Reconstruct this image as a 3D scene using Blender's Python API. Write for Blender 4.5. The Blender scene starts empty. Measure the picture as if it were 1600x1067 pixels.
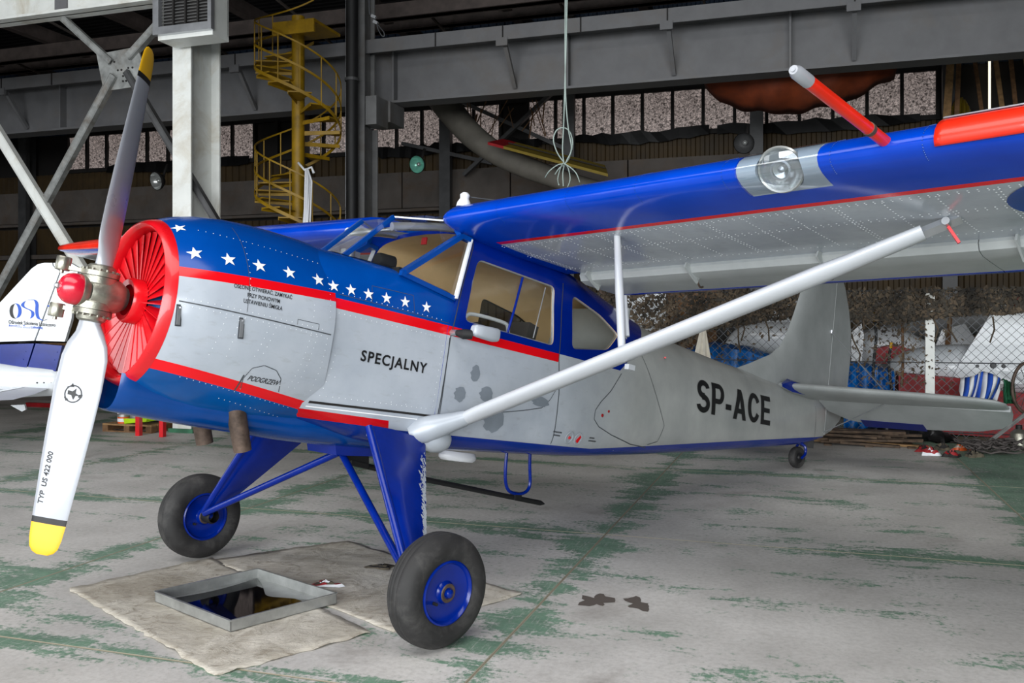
import bpy, bmesh, math, random
from mathutils import Vector, Matrix
from mathutils.bvhtree import BVHTree
random.seed(7)
R = math.radians
SC = bpy.context.scene
COL = SC.collection

# ------------------------------------------------------------------ camera, world, light, exposure
F_PX, HOR, EYE = 1418.0, 500.0, 1.7
cd = bpy.data.cameras.new('camera'); cam = bpy.data.objects.new('camera', cd); COL.objects.link(cam)
cam.location = (0, 0, EYE); cam.rotation_euler = (R(90), 0, 0)
cd.sensor_width = 36.0; cd.lens = 36.0 * F_PX / 1600.0; cd.shift_y = -(533.5 - HOR) / 1600.0
cd.clip_start = 0.05; cd.clip_end = 300
SC.camera = cam
HANG = R(-18.0)                       # the hangar grid is turned against the view
E1 = Vector((math.cos(HANG), math.sin(HANG), 0)); E2 = Vector((-math.sin(HANG), math.cos(HANG), 0))
def hp(p, q, z=0.0): return E1 * p + E2 * q + Vector((0, 0, z))

world = bpy.data.worlds.new('sky'); SC.world = world; world.use_nodes = True
bg = world.node_tree.nodes['Background']
bg.inputs[0].default_value = (0.80, 0.90, 1.0, 1); bg.inputs[1].default_value = 0.5

def area(name, p, q, z, sx, sy, power, tilt, color=(1, 1, 1), rz=0.0):
    l = bpy.data.lights.new(name, 'AREA'); l.shape = 'RECTANGLE'; l.size = sx; l.size_y = sy
    l.energy = power; l.color = color
    o = bpy.data.objects.new(name, l); COL.objects.link(o)
    o.location = hp(p, q, z); o.rotation_euler = (R(tilt), 0, HANG + R(rz))
    return o
# daylight that falls in through the open hangar doors behind the photographer
area('door_daylight', 0.0, -15.0, 4.6, 30.0, 8.0, 8200, 85, (0.95, 0.98, 1.0))
# added soft light from above the front bay; the roof there is closed
area('overhead_fill', -3.5, -1.0, 10.2, 15.0, 6.0, 1250, 0, (1.0, 0.99, 0.97))
area('side_area_light', -14.5, 1.0, 2.8, 7.0, 4.6, 330, 88, (0.94, 0.97, 1.0), -68)  # extra area light standing inside on the left; that wall has no door

SC.view_settings.view_transform = 'Standard'
try: SC.view_settings.look = 'None'
except Exception: pass
SC.view_settings.exposure = -0.12; SC.view_settings.gamma = 1.0
SC.view_settings.use_curve_mapping = False

# ------------------------------------------------------------------ mesh helpers
class MB:
    def __init__(s): s.v = []; s.f = []; s.m = []
    def add(s, vs, fs, mi=0):
        o = len(s.v); s.v += [tuple(x) for x in vs]
        for f in fs: s.f.append(tuple(i + o for i in f)); s.m.append(mi)
        return s
    def box(s, c, d, rot=None, mi=0):
        c = Vector(c); hx, hy, hz = d[0] / 2, d[1] / 2, d[2] / 2
        vs = [Vector((x, y, z)) for x in (-hx, hx) for y in (-hy, hy) for z in (-hz, hz)]
        if rot is not None: vs = [rot @ v for v in vs]
        return s.add([v + c for v in vs], [(0, 1, 3, 2), (4, 6, 7, 5), (0, 4, 5, 1), (2, 3, 7, 6), (0, 2, 6, 4), (1, 5, 7, 3)], mi)
    def span(s, a, b, mi=0):
        a = Vector(a); b = Vector(b)
        return s.box((a + b) / 2, [abs(b[i] - a[i]) for i in range(3)], None, mi)
    def bar(s, a, b, w, h, up=(0, 0, 1), mi=0):
        a = Vector(a); b = Vector(b); d = b - a; L = d.length; d.normalize()
        up = Vector(up); x = d.cross(up)
        if x.length < 1e-4: x = d.cross(Vector((1, 0, 0)))
        x.normalize(); y = x.cross(d)
        rot = Matrix((x, y, d)).transposed()
        return s.box((a + b) / 2, (w, h, L), rot, mi)
    def tube(s, pts, r, n=10, caps=True, mi=0):
        pts = [Vector(p) for p in pts]; k = len(pts)
        rs = r if isinstance(r, (list, tuple)) else [r] * k
        rings = []; prev = None
        for i, p in enumerate(pts):
            d = (pts[min(i + 1, k - 1)] - pts[max(i - 1, 0)]).normalized()
            if prev is None:
                x = d.cross(Vector((0, 0, 1)))
                if x.length < 1e-3: x = d.cross(Vector((1, 0, 0)))
            else: x = prev - d * prev.dot(d)
            x.normalize(); prev = x; y = d.cross(x)
            rings.append([p + (x * math.cos(t) + y * math.sin(t)) * rs[i] for t in [2 * math.pi * j / n for j in range(n)]])
        return s.loft(rings, True, caps, mi)
    def loft(s, rings, closed=True, caps=False, mi=0, mis=None):
        n = len(rings[0]); vs = [v for r in rings for v in r]; fs = []
        for i in range(len(rings) - 1):
            for j in range(n if closed else n - 1):
                k = (j + 1) % n
                fs.append((i * n + j, i * n + k, (i + 1) * n + k, (i + 1) * n + j))
        if caps:
            fs.append(tuple(range(n - 1, -1, -1))); fs.append(tuple((len(rings) - 1) * n + j for j in range(n)))
        return s.add(vs, fs, mi)
    def lathe(s, prof, o=(0, 0, 0), ax=(0, 0, 1), n=32, mi=0, caps=False):
        o = Vector(o); a = Vector(ax).normalized()
        x = a.cross(Vector((0, 1, 0)))
        if x.length < 1e-3: x = a.cross(Vector((1, 0, 0)))
        x.normalize(); y = a.cross(x)
        rings = [[o + a * h + (x * math.cos(2 * math.pi * j / n) + y * math.sin(2 * math.pi * j / n)) * max(r, 1e-4) for j in range(n)] for r, h in prof]
        return s.loft(rings, True, caps, mi)
    def prism(s, pts, vec, mi=0):
        n = len(pts); v = Vector(vec); pts = [Vector(p) for p in pts]
        fs = [tuple(range(n - 1, -1, -1)), tuple(range(n, 2 * n))] + [(i, (i + 1) % n, n + (i + 1) % n, n + i) for i in range(n)]
        return s.add(pts + [p + v for p in pts], fs, mi)
    def build(s, name, mats, parent=None, smooth=False, label=None, loc=None, rz=None, kind=None, auto=None, fix=True):
        me = bpy.data.meshes.new(name); me.from_pydata(s.v, [], s.f)
        if not isinstance(mats, (list, tuple)): mats = [mats]
        for m in mats: me.materials.append(m)
        if any(s.m): me.polygons.foreach_set('material_index', s.m)
        if fix:
            bm = bmesh.new(); bm.from_mesh(me); bmesh.ops.recalc_face_normals(bm, faces=bm.faces); bm.to_mesh(me); bm.free()
        if smooth:
            me.polygons.foreach_set('use_smooth', [True] * len(me.polygons))
            if auto: me.set_sharp_from_angle(angle=R(auto))
        me.update()
        o = bpy.data.objects.new(name, me); COL.objects.link(o)
        if parent is not None: o.parent = parent
        if loc is not None: o.location = loc
        if rz is not None: o.rotation_euler = (0, 0, rz)
        if label: o['label'] = label
        if kind: o['kind'] = kind
        return o

def empty(name, loc=(0, 0, 0), rot=(0, 0, 0)):
    o = bpy.data.objects.new(name, None); o.empty_display_size = 0.2; COL.objects.link(o)
    o.location = loc; o.rotation_euler = rot; return o
def tag(o, label, cat=None, group=None, kind=None):
    o['label'] = label
    if cat: o['category'] = cat
    if group: o['group'] = group
    if kind: o['kind'] = kind
    return o
def hthing(name, p, q, z, label, cat, group=None, rz=0.0):
    return tag(empty(name, hp(p, q, z), (0, 0, HANG + R(rz))), label, cat, group)
def at(x, y, q):          # where a sight line of the survey meets the upright plane q of the hangar grid: (p, z)
    r = Vector(((x - 800) / F_PX, 1, 0)); d = q / r.dot(E2)
    return (r * d).dot(E1), EYE + (HOR - y) / F_PX * d
def copy_tree(o, parent=None):
    c = o.copy(); COL.objects.link(c); c.parent = parent
    for ch in list(o.children): copy_tree(ch, c)
    return c
def evaluated(o):
    dg = bpy.context.evaluated_depsgraph_get()
    return bpy.data.meshes.new_from_object(o.evaluated_get(dg))
def lerp(a, b, t): return a + (b - a) * t
def table(x, xs, ys):
    if x <= xs[0]: return ys[0]
    for i in range(len(xs) - 1):
        if x <= xs[i + 1]: return lerp(ys[i], ys[i + 1], (x - xs[i]) / (xs[i + 1] - xs[i]))
    return ys[-1]
def catmull(pts, m):
    out = []
    n = len(pts)
    for i in range(n - 1):
        p0, p1, p2, p3 = [Vector(pts[max(0, min(n - 1, k))]) for k in (i - 1, i, i + 1, i + 2)]
        for k in range(m):
            t = k / m
            out.append(0.5 * ((2 * p1) + (p2 - p0) * t + (2 * p0 - 5 * p1 + 4 * p2 - p3) * t * t + (3 * p1 - p0 - 3 * p2 + p3) * t ** 3))
    out.append(Vector(pts[-1])); return out

# ------------------------------------------------------------------ materials
def srgb(r, g, b):
    f = lambda c: (c / 255) / 12.92 if c <= 10.3 else ((c / 255 + 0.055) / 1.055) ** 2.4
    return (f(r), f(g), f(b), 1)
class NT:                     # tiny node language
    def __init__(s, name):
        s.m = bpy.data.materials.new(name); s.m.use_nodes = True; s.t = s.m.node_tree
        s.b = s.t.nodes['Principled BSDF']; s.out = s.t.nodes['Material Output']
    def n(s, t, **kw):
        x = s.t.nodes.new(t)
        for k, v in kw.items(): setattr(x, k, v)
        return x
    def put(s, sock, v):
        if isinstance(v, (int, float)): sock.default_value = v
        elif isinstance(v, (tuple, list)): sock.default_value = v
        else: s.t.links.new(v, sock)
    def math(s, op, a, b=0.0, c=None):
        x = s.n('ShaderNodeMath', operation=op); s.put(x.inputs[0], a); s.put(x.inputs[1], b)
        if c is not None: s.put(x.inputs[2], c)
        return x.outputs[0]
    def add(s, a, b): return s.math('ADD', a, b)
    def sub(s, a, b): return s.math('SUBTRACT', a, b)
    def mul(s, a, b): return s.math('MULTIPLY', a, b)
    def gt(s, a, b): return s.math('GREATER_THAN', a, b)
    def lt(s, a, b): return s.math('LESS_THAN', a, b)
    def mx(s, a, b): return s.math('MAXIMUM', a, b)
    def mn(s, a, b): return s.math('MINIMUM', a, b)
    def ramp(s, v, lo, hi):
        x = s.n('ShaderNodeMapRange'); s.put(x.inputs[0], v); x.inputs[1].default_value = lo; x.inputs[2].default_value = hi
        return x.outputs[0]
    def mix(s, f, a, b):
        x = s.n('ShaderNodeMix', data_type='RGBA'); s.put(x.inputs[0], f); s.put(x.inputs[6], a); s.put(x.inputs[7], b)
        return x.outputs[2]
    def xyz(s, v):
        x = s.n('ShaderNodeSeparateXYZ'); s.t.links.new(v, x.inputs[0]); return x.outputs
    def obj(s): return s.n('ShaderNodeTexCoord').outputs['Object']
    def pos(s): return s.n('ShaderNodeNewGeometry').outputs['Position']
    def mapping(s, v, scale=(1, 1, 1), rot=(0, 0, 0)):
        x = s.n('ShaderNodeMapping'); s.t.links.new(v, x.inputs[0]); x.inputs[3].default_value = scale; x.inputs[2].default_value = rot
        return x.outputs[0]
    def noise(s, v, scale, detail=4, rough=0.55, dist=0.0):
        x = s.n('ShaderNodeTexNoise'); s.t.links.new(v, x.inputs['Vector']); x.inputs['Scale'].default_value = scale
        x.inputs['Detail'].default_value = detail; x.inputs['Roughness'].default_value = rough; x.inputs['Distortion'].default_value = dist
        return x.outputs[0]
    def voronoi(s, v, scale, feature='F1'):
        x = s.n('ShaderNodeTexVoronoi', feature=feature); s.t.links.new(v, x.inputs['Vector']); x.inputs['Scale'].default_value = scale
        return x.outputs[0]
    def bump(s, h, strength=0.3, dist=0.01):
        x = s.n('ShaderNodeBump'); x.inputs['Strength'].default_value = strength; x.inputs['Distance'].default_value = dist
        s.t.links.new(h, x.inputs['Height']); s.t.links.new(x.outputs[0], s.b.inputs['Normal'])
    def set(s, col=None, rough=None, metal=None, coat=None, spec=None, alpha=None):
        for k, v in (('Base Color', col), ('Roughness', rough), ('Metallic', metal), ('Coat Weight', coat), ('Specular IOR Level', spec), ('Alpha', alpha)):
            if v is not None: s.put(s.b.inputs[k], v)
        return s.m
def plain(name, rgb, rough=0.5, metal=0.0, var=0.12, scale=6.0, coat=0.0, bump=0.0, spec=None, dirt=None):
    t = NT(name); c = srgb(*rgb); v = t.obj()
    nz = t.noise(v, scale, 5, 0.6)
    dark = tuple(x * (1 - 2.2 * var) for x in c[:3]) + (1,); lite = tuple(min(1, x * (1 + 1.2 * var)) for x in c[:3]) + (1,)
    col = t.mix(t.ramp(nz, 0.3, 0.7), dark, lite)
    if dirt: col = t.mix(t.mul(t.ramp(t.noise(v, scale * 0.5, 8, 0.7, 0.5), 0.5, 0.75), 0.8), col, srgb(*dirt))
    t.set(col, t.add(t.mul(nz, 0.2), rough - 0.1), metal, coat, spec)
    if bump: t.bump(t.noise(v, scale * 8, 3), bump, 0.004)
    return t.m
M = {}
M['blue'] = plain('blue_gloss_paint', (0, 62, 142), 0.2, 0, 0.06, 3, 0.0, 0, 0.4)
M['gear_blue'] = plain('royal_blue_enamel', (0, 33, 126), 0.2, 0, 0.08, 6, 0.0, 0, 0.4)
M['cowl_blue'] = plain('cowl_blue_paint', (0, 62, 132), 0.2, 0, 0.08, 4, 0.0, 0, 0.4)
M['red'] = plain('red_gloss_paint', (205, 6, 22), 0.3, 0, 0.06, 5, 0.4)
M['dark_red'] = plain('dark_red_paint', (150, 14, 22), 0.5, 0, 0.15, 5)
M['orange_red'] = plain('orange_red_paint', (232, 42, 18), 0.35, 0, 0.06, 5, 0.3)
M['silver'] = plain('silver_dope', (172, 178, 186), 0.38, 0.15, 0.05, 2.5)
M['white'] = plain('white_paint', (228, 230, 234), 0.35, 0, 0.03, 4, 0.2)
M['decal_white'] = plain('white_decal', (240, 241, 243), 0.4, 0, 0.01)
M['decal_black'] = plain('black_decal', (16, 16, 18), 0.5, 0, 0.02)
M['decal_blue'] = plain('blue_decal', (10, 80, 190), 0.5, 0, 0.02)
M['seam'] = plain('dark_seam_grey', (62, 66, 70), 0.7, 0, 0.05)  # dark grey of the panel seams and latch plates
M['rivet'] = plain('bright_rivet', (222, 226, 230), 0.35, 0.1, 0.02)
M['black'] = plain('black_rubber', (20, 20, 21), 0.6, 0, 0.15, 8)
M['steel'] = plain('cast_steel', (160, 158, 146), 0.36, 0.85, 0.12, 14, 0, 0.2)
M['alu'] = plain('brushed_aluminium', (186, 188, 192), 0.34, 0.75, 0.06, 5)
M['galv'] = plain('galvanised_sheet', (178, 180, 178), 0.38, 0.7, 0.12, 9)
M['exhaust'] = plain('burnt_exhaust_steel', (98, 82, 72), 0.6, 0.5, 0.25, 14, dirt=(48, 40, 36))
M['tyre'] = plain('tyre_rubber', (38, 37, 37), 0.72, 0, 0.2, 9, bump=0.1, dirt=(78, 76, 74))
M['beige'] = plain('beige_padded_lining', (226, 192, 142), 0.8, 0, 0.06, 4, bump=0.2)
M['yellow'] = plain('yellow_tip_paint', (232, 176, 26), 0.4, 0, 0.03)
M['blade'] = plain('grey_blade_paint', (158, 161, 168), 0.3, 0.1, 0.03, 3, 0.2)
M['strut'] = plain('white_strut_paint', (190, 193, 198), 0.32, 0.05, 0.03, 3, 0.3)
M['stair'] = plain('yellow_stair_paint', (160, 124, 8), 0.5, 0, 0.15, 3, dirt=(90, 66, 10))
M['col_white'] = plain('white_column_paint', (222, 224, 220), 0.5, 0, 0.05, 2.5, dirt=(176, 164, 140))
M['col_grey'] = plain('grey_steel_paint', (112, 112, 112), 0.55, 0.1, 0.12, 2.5, dirt=(92, 84, 74))
M['girder'] = plain('grey_girder_paint', (108, 108, 110), 0.55, 0.1, 0.08, 2.0, dirt=(104, 98, 92))
M['gusset'] = plain('galvanised_gusset', (150, 152, 150), 0.5, 0.3, 0.2, 5, dirt=(98, 78, 58))
M['brace'] = plain('dark_grey_brace', (76, 76, 77), 0.5, 0.2, 0.15, 3)
M['dark'] = plain('matt_near_black', (30, 27, 26), 0.8, 0, 0.2, 3)  # one near-black colour for walls, lamp shades and small dark parts
M['roof'] = plain('dark_roof_sheet', (26, 24, 25), 0.8, 0, 0.2, 2)
M['purlin'] = plain('brown_purlin', (84, 74, 70), 0.7, 0, 0.2, 3)
M['wall_yellow'] = plain('ochre_cladding', (62, 46, 18), 0.7, 0, 0.2, 1.5)
M['wall_blue'] = plain('blue_cladding', (20, 40, 62), 0.7, 0, 0.2, 1.5)
M['concrete'] = plain('stained_concrete_beam', (92, 85, 80), 0.8, 0, 0.14, 1.6, dirt=(86, 64, 40))
M['wood'] = plain('weathered_wood', (116, 84, 54), 0.8, 0, 0.25, 9)
M['wood_grey'] = plain('grey_brown_wood', (84, 68, 54), 0.85, 0, 0.3, 9)
M['wood_pale'] = plain('pale_wood', (150, 116, 76), 0.8, 0, 0.2, 9)
M['orange_cloth'] = plain('orange_canopy_cloth', (112, 44, 8), 0.75, 0, 0.2, 2.5)
M['blue_tarp'] = plain('blue_tarpaulin', (6, 108, 190), 0.4, 0, 0.3, 7)
M['red_tarp'] = plain('red_tarpaulin', (150, 26, 32), 0.6, 0, 0.15, 4)
M['grey_tarp'] = plain('grey_cover_cloth', (120, 120, 120), 0.7, 0, 0.2, 4)
M['black_tarp'] = plain('black_plastic', (12, 11, 12), 0.45, 0, 0.2, 4)
M['glider_white'] = plain('white_gelcoat', (222, 226, 230), 0.25, 0, 0.03, 3, 0.4)
M['glider_grey'] = plain('grey_fabric', (104, 100, 92), 0.6, 0, 0.1, 3)
M['glider_yellow'] = plain('dull_yellow_fabric', (126, 106, 22), 0.6, 0, 0.1, 3)
M['cream_cloth'] = plain('cream_cloth', (206, 200, 186), 0.85, 0, 0.08, 5)
M['net'] = plain('brown_camouflage_scrim', (88, 76, 62), 0.95, 0, 0.4, 3)
M['net_dark'] = plain('dark_camouflage_scrim', (62, 57, 50), 0.95, 0, 0.35, 3)
M['wire'] = plain('galvanised_wire', (74, 76, 79), 0.5, 0.6, 0.1)
M['cord'] = plain('pale_green_cord', (150, 164, 158), 0.6, 0, 0.1)
M['rope'] = plain('grey_rope', (84, 78, 76), 0.9, 0, 0.25, 12)
M['lime'] = plain('lime_plastic', (180, 220, 20), 0.4, 0, 0.03)
M['amber'] = plain('amber_plastic', (226, 162, 20), 0.4, 0, 0.05)
M['orange'] = plain('orange_plastic', (222, 96, 40), 0.4, 0, 0.05)
M['green_foot'] = plain('green_floor_paint', (50, 108, 78), 0.6, 0, 0.2, 4)
M['lamp_green'] = plain('green_glass_reflector', (120, 190, 170), 0.2, 0.2, 0.1)
M['lamp_grey'] = plain('lamp_reflector', (190, 192, 190), 0.2, 0.6, 0.08)
M['canvas'] = plain('dirty_canvas', (184, 178, 166), 0.9, 0, 0.12, 3, bump=0.4, dirt=(128, 114, 96))
M['rag'] = plain('oily_rag', (92, 84, 70), 0.9, 0, 0.4, 10)
M['blanket_white'] = plain('white_cloth', (220, 222, 226), 0.8, 0, 0.04, 6)
M['blanket_blue'] = plain('blue_cloth', (24, 76, 176), 0.8, 0, 0.08, 6)
M['green_cloth'] = plain('green_cloth', (20, 92, 58), 0.8, 0, 0.1, 6)
M['leather'] = plain('dark_seat_cloth', (70, 66, 64), 0.8, 0, 0.1, 5)

def glass(name, tint=(1, 1, 1), base=0.04, rough=0.02):
    t = NT(name); tr = t.n('ShaderNodeBsdfTransparent'); tr.inputs[0].default_value = tint + (1,)
    gl = t.n('ShaderNodeBsdfGlossy'); gl.inputs[1].default_value = rough; gl.inputs[0].default_value = (1, 1, 1, 1)
    lw = t.n('ShaderNodeLayerWeight'); lw.inputs[0].default_value = 0.5; fres = t.add(base, t.mul(t.math('POWER', lw.outputs['Facing'], 4.0), .8))
    mx = t.n('ShaderNodeMixShader'); t.t.links.new(fres, mx.inputs[0])
    t.t.links.new(tr.outputs[0], mx.inputs[1]); t.t.links.new(gl.outputs[0], mx.inputs[2])
    t.t.links.new(mx.outputs[0], t.out.inputs[0]); return t.m
M['glass'] = glass('perspex', (0.93, 0.94, 0.93), 0.05)
M['light_glass'] = glass('landing_light_cover', (0.86, 0.89, 0.92), 0.12)

def livery(name, part):
    """painted scheme in the airframe's own coordinates: x aft, z up"""
    t = NT(name); o = t.obj(); x, y, z = t.xyz(o)
    nz = t.noise(o, 2.2, 5, 0.6); fine = t.noise(t.mapping(o, (1, 1, 3)), 9, 6, 0.65)
    silver = t.mix(t.ramp(nz, 0.3, 0.7), srgb(158, 165, 175), srgb(180, 186, 194))
    silver = t.mix(t.mul(t.ramp(fine, 0.56, 0.74), 0.35), silver, srgb(138, 138, 136))
    if part == 'hull':   # silver turns slightly darker and greyer towards the tail
        silver = t.mix(t.ramp(x, 1.5, 2.6), silver, t.mix(t.ramp(nz, 0.3, 0.7), srgb(152, 155, 154), srgb(172, 174, 172)))
    blue = t.mix(t.ramp(nz, 0.3, 0.7), srgb(0, 62, 142), srgb(0, 72, 158))
    navy = t.mix(t.ramp(nz, 0.3, 0.7), srgb(0, 28, 120), srgb(0, 36, 136))
    red = srgb(222, 12, 24)
    if part == 'cowl':
        hi = t.add(1.776, t.mul(t.add(x, 0.47), 0.058))
        lo = t.add(1.152, t.mul(t.add(x, 0.37), -0.115))
        c = t.mix(t.gt(z, t.sub(hi, 0.026)), silver, red); c = t.mix(t.gt(z, t.add(hi, 0.024)), c, blue)
        c = t.mix(t.lt(z, t.add(lo, 0.008)), c, red); c = t.mix(t.lt(z, t.sub(lo, 0.042)), c, t.mix(t.ramp(nz, 0.35, 0.65), srgb(0, 66, 128), srgb(4, 80, 150)))
    elif part == 'hull':
        fore = t.lt(x, 1.5)
        c = t.mix(t.mul(t.gt(z, 1.715), fore), silver, red)
        upper = t.mul(t.gt(z, 1.775), t.lt(x, t.add(2.29, t.mul(t.sub(z, 1.76), 1.3))))
        c = t.mix(upper, c, t.mix(t.ramp(x, 0.35, 0.5), blue, navy))
        low = t.mul(t.lt(z, 1.128), t.lt(x, t.add(0.09, t.mul(t.sub(1.1, z), 0.5))))
        c = t.mix(low, c, srgb(190, 12, 22))
        bel = t.mx(t.mul(t.lt(z, 1.078), t.lt(x, 0.14)), t.lt(z, t.mx(t.add(1.092, t.mul(t.sub(x, 0.6), 0.03)), t.add(1.137, t.mul(t.sub(x, 2.1), 0.112)))))
        c = t.mix(bel, c, t.mix(t.ramp(x, 0.0, 0.5), srgb(6, 42, 120), srgb(2, 40, 134)))
    elif part == 'wing':
        ay = t.math('ABSOLUTE', y); zz = t.sub(z, t.add(2.455, t.mul(ay, 0.03)))
        wingblue = t.mix(t.ramp(nz, 0.3, 0.7), srgb(0, 54, 166), srgb(0, 64, 184))
        xb = t.sub(x, t.mul(t.ramp(ay, 4.3, 5.0), -0.26))
        c = t.mix(t.lt(xb, 0.70), silver, red)
        c = t.mix(t.lt(xb, 0.655), c, wingblue)
        c = t.mix(t.lt(ay, 0.62), c, wingblue); c = t.mix(t.gt(zz, 0.02), c, wingblue)
        lamp_bay = t.mul(t.mul(t.gt(y, -2.99), t.lt(y, -2.58)), t.lt(x, 0.49))
        c = t.mix(lamp_bay, c, srgb(158, 170, 182))
    t.set(c, t.add(0.08, t.mul(nz, 0.2)), 0.0, 0.0, 0.4)
    if part != 'wing': t.bump(t.noise(o, 5, 3), 0.06, 0.01)
    else: t.bump(t.noise(t.mapping(o, (1.5, 1, 1)), 3.0, 2), 0.12, 0.02)
    return t.m
M['cowl_paint'] = livery('cowling_livery', 'cowl')
M['hull_paint'] = livery('fuselage_livery', 'hull')
M['wing_paint'] = livery('wing_livery', 'wing')

def tail_silver():
    t = NT('tail_silver_fabric'); o = t.obj(); nz = t.noise(o, 2.2, 5, 0.6)
    t.set(t.mix(t.ramp(nz, 0.3, 0.7), srgb(152, 156, 156), srgb(176, 180, 180)), 0.42, 0.15, 0.1); return t.m
M['tail'] = tail_silver()

# floor: concrete with worn green paint, kept along the joints
P0, Q0, SLAB = -1.52, 3.79, 3.28
def floor_mat():
    t = NT('worn_green_painted_concrete')
    w = t.mapping(t.pos(), (1, 1, 1), (0, 0, -HANG)); x, y, z = t.xyz(w)
    base = t.noise(w, 0.9, 8, 0.6); fine = t.noise(w, 30, 6, 0.7); mid = t.noise(w, 4.5, 8, 0.65)
    conc = t.mix(t.ramp(base, 0.3, 0.7), srgb(172, 169, 165), srgb(210, 207, 203))
    conc = t.mix(t.mul(t.ramp(fine, 0.42, 0.7), 0.35), conc, srgb(132, 128, 122))
    conc = t.mix(t.mul(t.ramp(t.noise(w, 0.75, 6, 0.65, 0.8), 0.58, 0.75), 0.6), conc, srgb(106, 96, 88))
    # distance to the nearest joint
    dx = t.math('PINGPONG', t.sub(x, P0), SLAB / 2); dy = t.math('PINGPONG', t.sub(y, Q0), SLAB / 2)
    near = t.mx(t.ramp(dx, 0.34, 0.0), t.ramp(dy, 0.26, 0.0))
    streak = t.noise(t.mapping(w, (0.55, 2.2, 1)), 1.25, 9, 0.72, 0.4)
    patch = t.noise(w, 0.42, 3, 0.5)
    m = t.add(t.add(t.mul(near, 0.245), t.mul(t.ramp(patch, 0.42, 0.72), 0.16)), t.mul(t.sub(streak, 0.5), 1.25))
    m = t.add(m, t.mul(t.ramp(x, 1.7, 2.1), 0.45))
    m = t.add(m, t.mul(t.sub(mid, 0.5), 0.5)); m = t.add(m, t.mul(t.sub(fine, 0.5), 0.55))
    mask = t.ramp(m, 0.13, 0.22)
    scr = t.noise(t.mapping(w, (22, 2.0, 1), (0, 0, 0.6)), 3, 6, 0.8); scr2 = t.noise(t.mapping(w, (2, 26, 1), (0, 0, 0.3)), 3, 6, 0.8)
    mask = t.mul(mask, t.sub(1.0, t.mul(t.mx(t.ramp(scr, 0.55, 0.62), t.ramp(scr2, 0.55, 0.62)), 0.65)))
    green = t.mix(t.ramp(mid, 0.35, 0.65), srgb(70, 108, 86), srgb(98, 138, 112))
    c = t.mix(t.mul(mask, 0.9), conc, green)
    c = t.mix(t.ramp(t.mn(dx, dy), 0.012, 0.006), c, srgb(150, 142, 124))
    t.set(c, t.add(0.42, t.mul(fine, 0.3)), 0, 0, 0.4)
    t.bump(t.add(fine, t.mul(mid, 2)), 0.25, 0.004); return t.m
M['floor'] = floor_mat()

def canvas_mat():
    t = NT('stained_canvas'); o = t.pos(); n1 = t.noise(o, 1.6, 9, 0.7, 0.8); n2 = t.noise(o, 7, 8, 0.75, 1.5); n3 = t.noise(t.mapping(o, (1, 3, 1), (0, 0, .5)), 5, 6, .7, 1.0)
    c = t.mix(t.ramp(n1, .38, .62), srgb(158, 150, 136), srgb(206, 200, 188))
    c = t.mix(t.mul(t.ramp(n2, .52, .68), .75), c, srgb(122, 110, 92)); c = t.mix(t.mul(t.ramp(n3, .60, .66), .5), c, srgb(96, 84, 68))
    t.set(c, .9); t.bump(t.add(n2, n3), .8, .012); return t.m
M['canvas'] = canvas_mat()
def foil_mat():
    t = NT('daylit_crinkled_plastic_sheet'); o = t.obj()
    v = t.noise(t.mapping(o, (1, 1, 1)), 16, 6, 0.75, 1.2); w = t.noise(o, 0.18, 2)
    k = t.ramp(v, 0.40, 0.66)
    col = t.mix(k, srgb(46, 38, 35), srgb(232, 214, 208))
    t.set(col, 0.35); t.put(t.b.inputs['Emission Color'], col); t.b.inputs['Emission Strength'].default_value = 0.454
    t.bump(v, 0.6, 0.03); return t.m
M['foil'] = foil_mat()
def oil_mat():
    t = NT('dark_used_oil'); t.set(srgb(6, 6, 10), 0.04, 0, 0.0, 0.6); return t.m
M['oil'] = oil_mat()
def stain_mat():
    t = NT('dark_oil_stain'); t.set(srgb(88, 80, 74), 0.6); return t.m
M['stain'] = stain_mat()

# ================================================================== THE HANGAR
def struct(mb, name, mats, label, cat=None, smooth=False, parent=None, auto=None):
    o = mb.build(name, mats, parent, smooth, rz=None if parent else HANG, auto=auto)
    if parent is None: tag(o, label, cat, None, 'structure')
    return o
# floor: sunken bed with a slab laid into every bay
FP0, FP1, FQ0, FQ1 = -8, 5, -4, 7
mb = MB(); mb.span((P0 + FP0 * SLAB, Q0 + FQ0 * SLAB, -0.25), (P0 + FP1 * SLAB, Q0 + FQ1 * SLAB, -0.005))
floor = struct(mb, 'floor', M['floor'], 'worn concrete hangar floor with scuffed green paint', 'floor')
g = SLAB / 2 - 0.0025
sm = MB(); sm.add([(-g, -g, -0.006), (g, -g, -0.006), (g, g, -0.012), (-g, g, -0.006), (-g, -g, -0.003), (g, -g, -0.003), (g, g, -0.003), (-g, g, -0.003),
                   (-g + .006, -g + .006, 0), (g - .006, -g + .006, 0), (g - .006, g - .006, 0), (-g + .006, g - .006, 0)],
                  [(0, 1, 5, 4), (1, 2, 6, 5), (2, 3, 7, 6), (3, 0, 4, 7), (4, 5, 9, 8), (5, 6, 10, 9), (6, 7, 11, 10), (7, 4, 8, 11), (8, 9, 10, 11)])
slab0 = None
for i in range(FP0, FP1):
    for j in range(FQ0, FQ1):
        loc = (P0 + (i + .5) * SLAB, Q0 + (j + .5) * SLAB, 0)
        if slab0 is None: slab0 = sm.build('floor_slab', M['floor'], floor, loc=loc)
        else:
            c = slab0.copy(); COL.objects.link(c); c.parent = floor; c.location = loc
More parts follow.
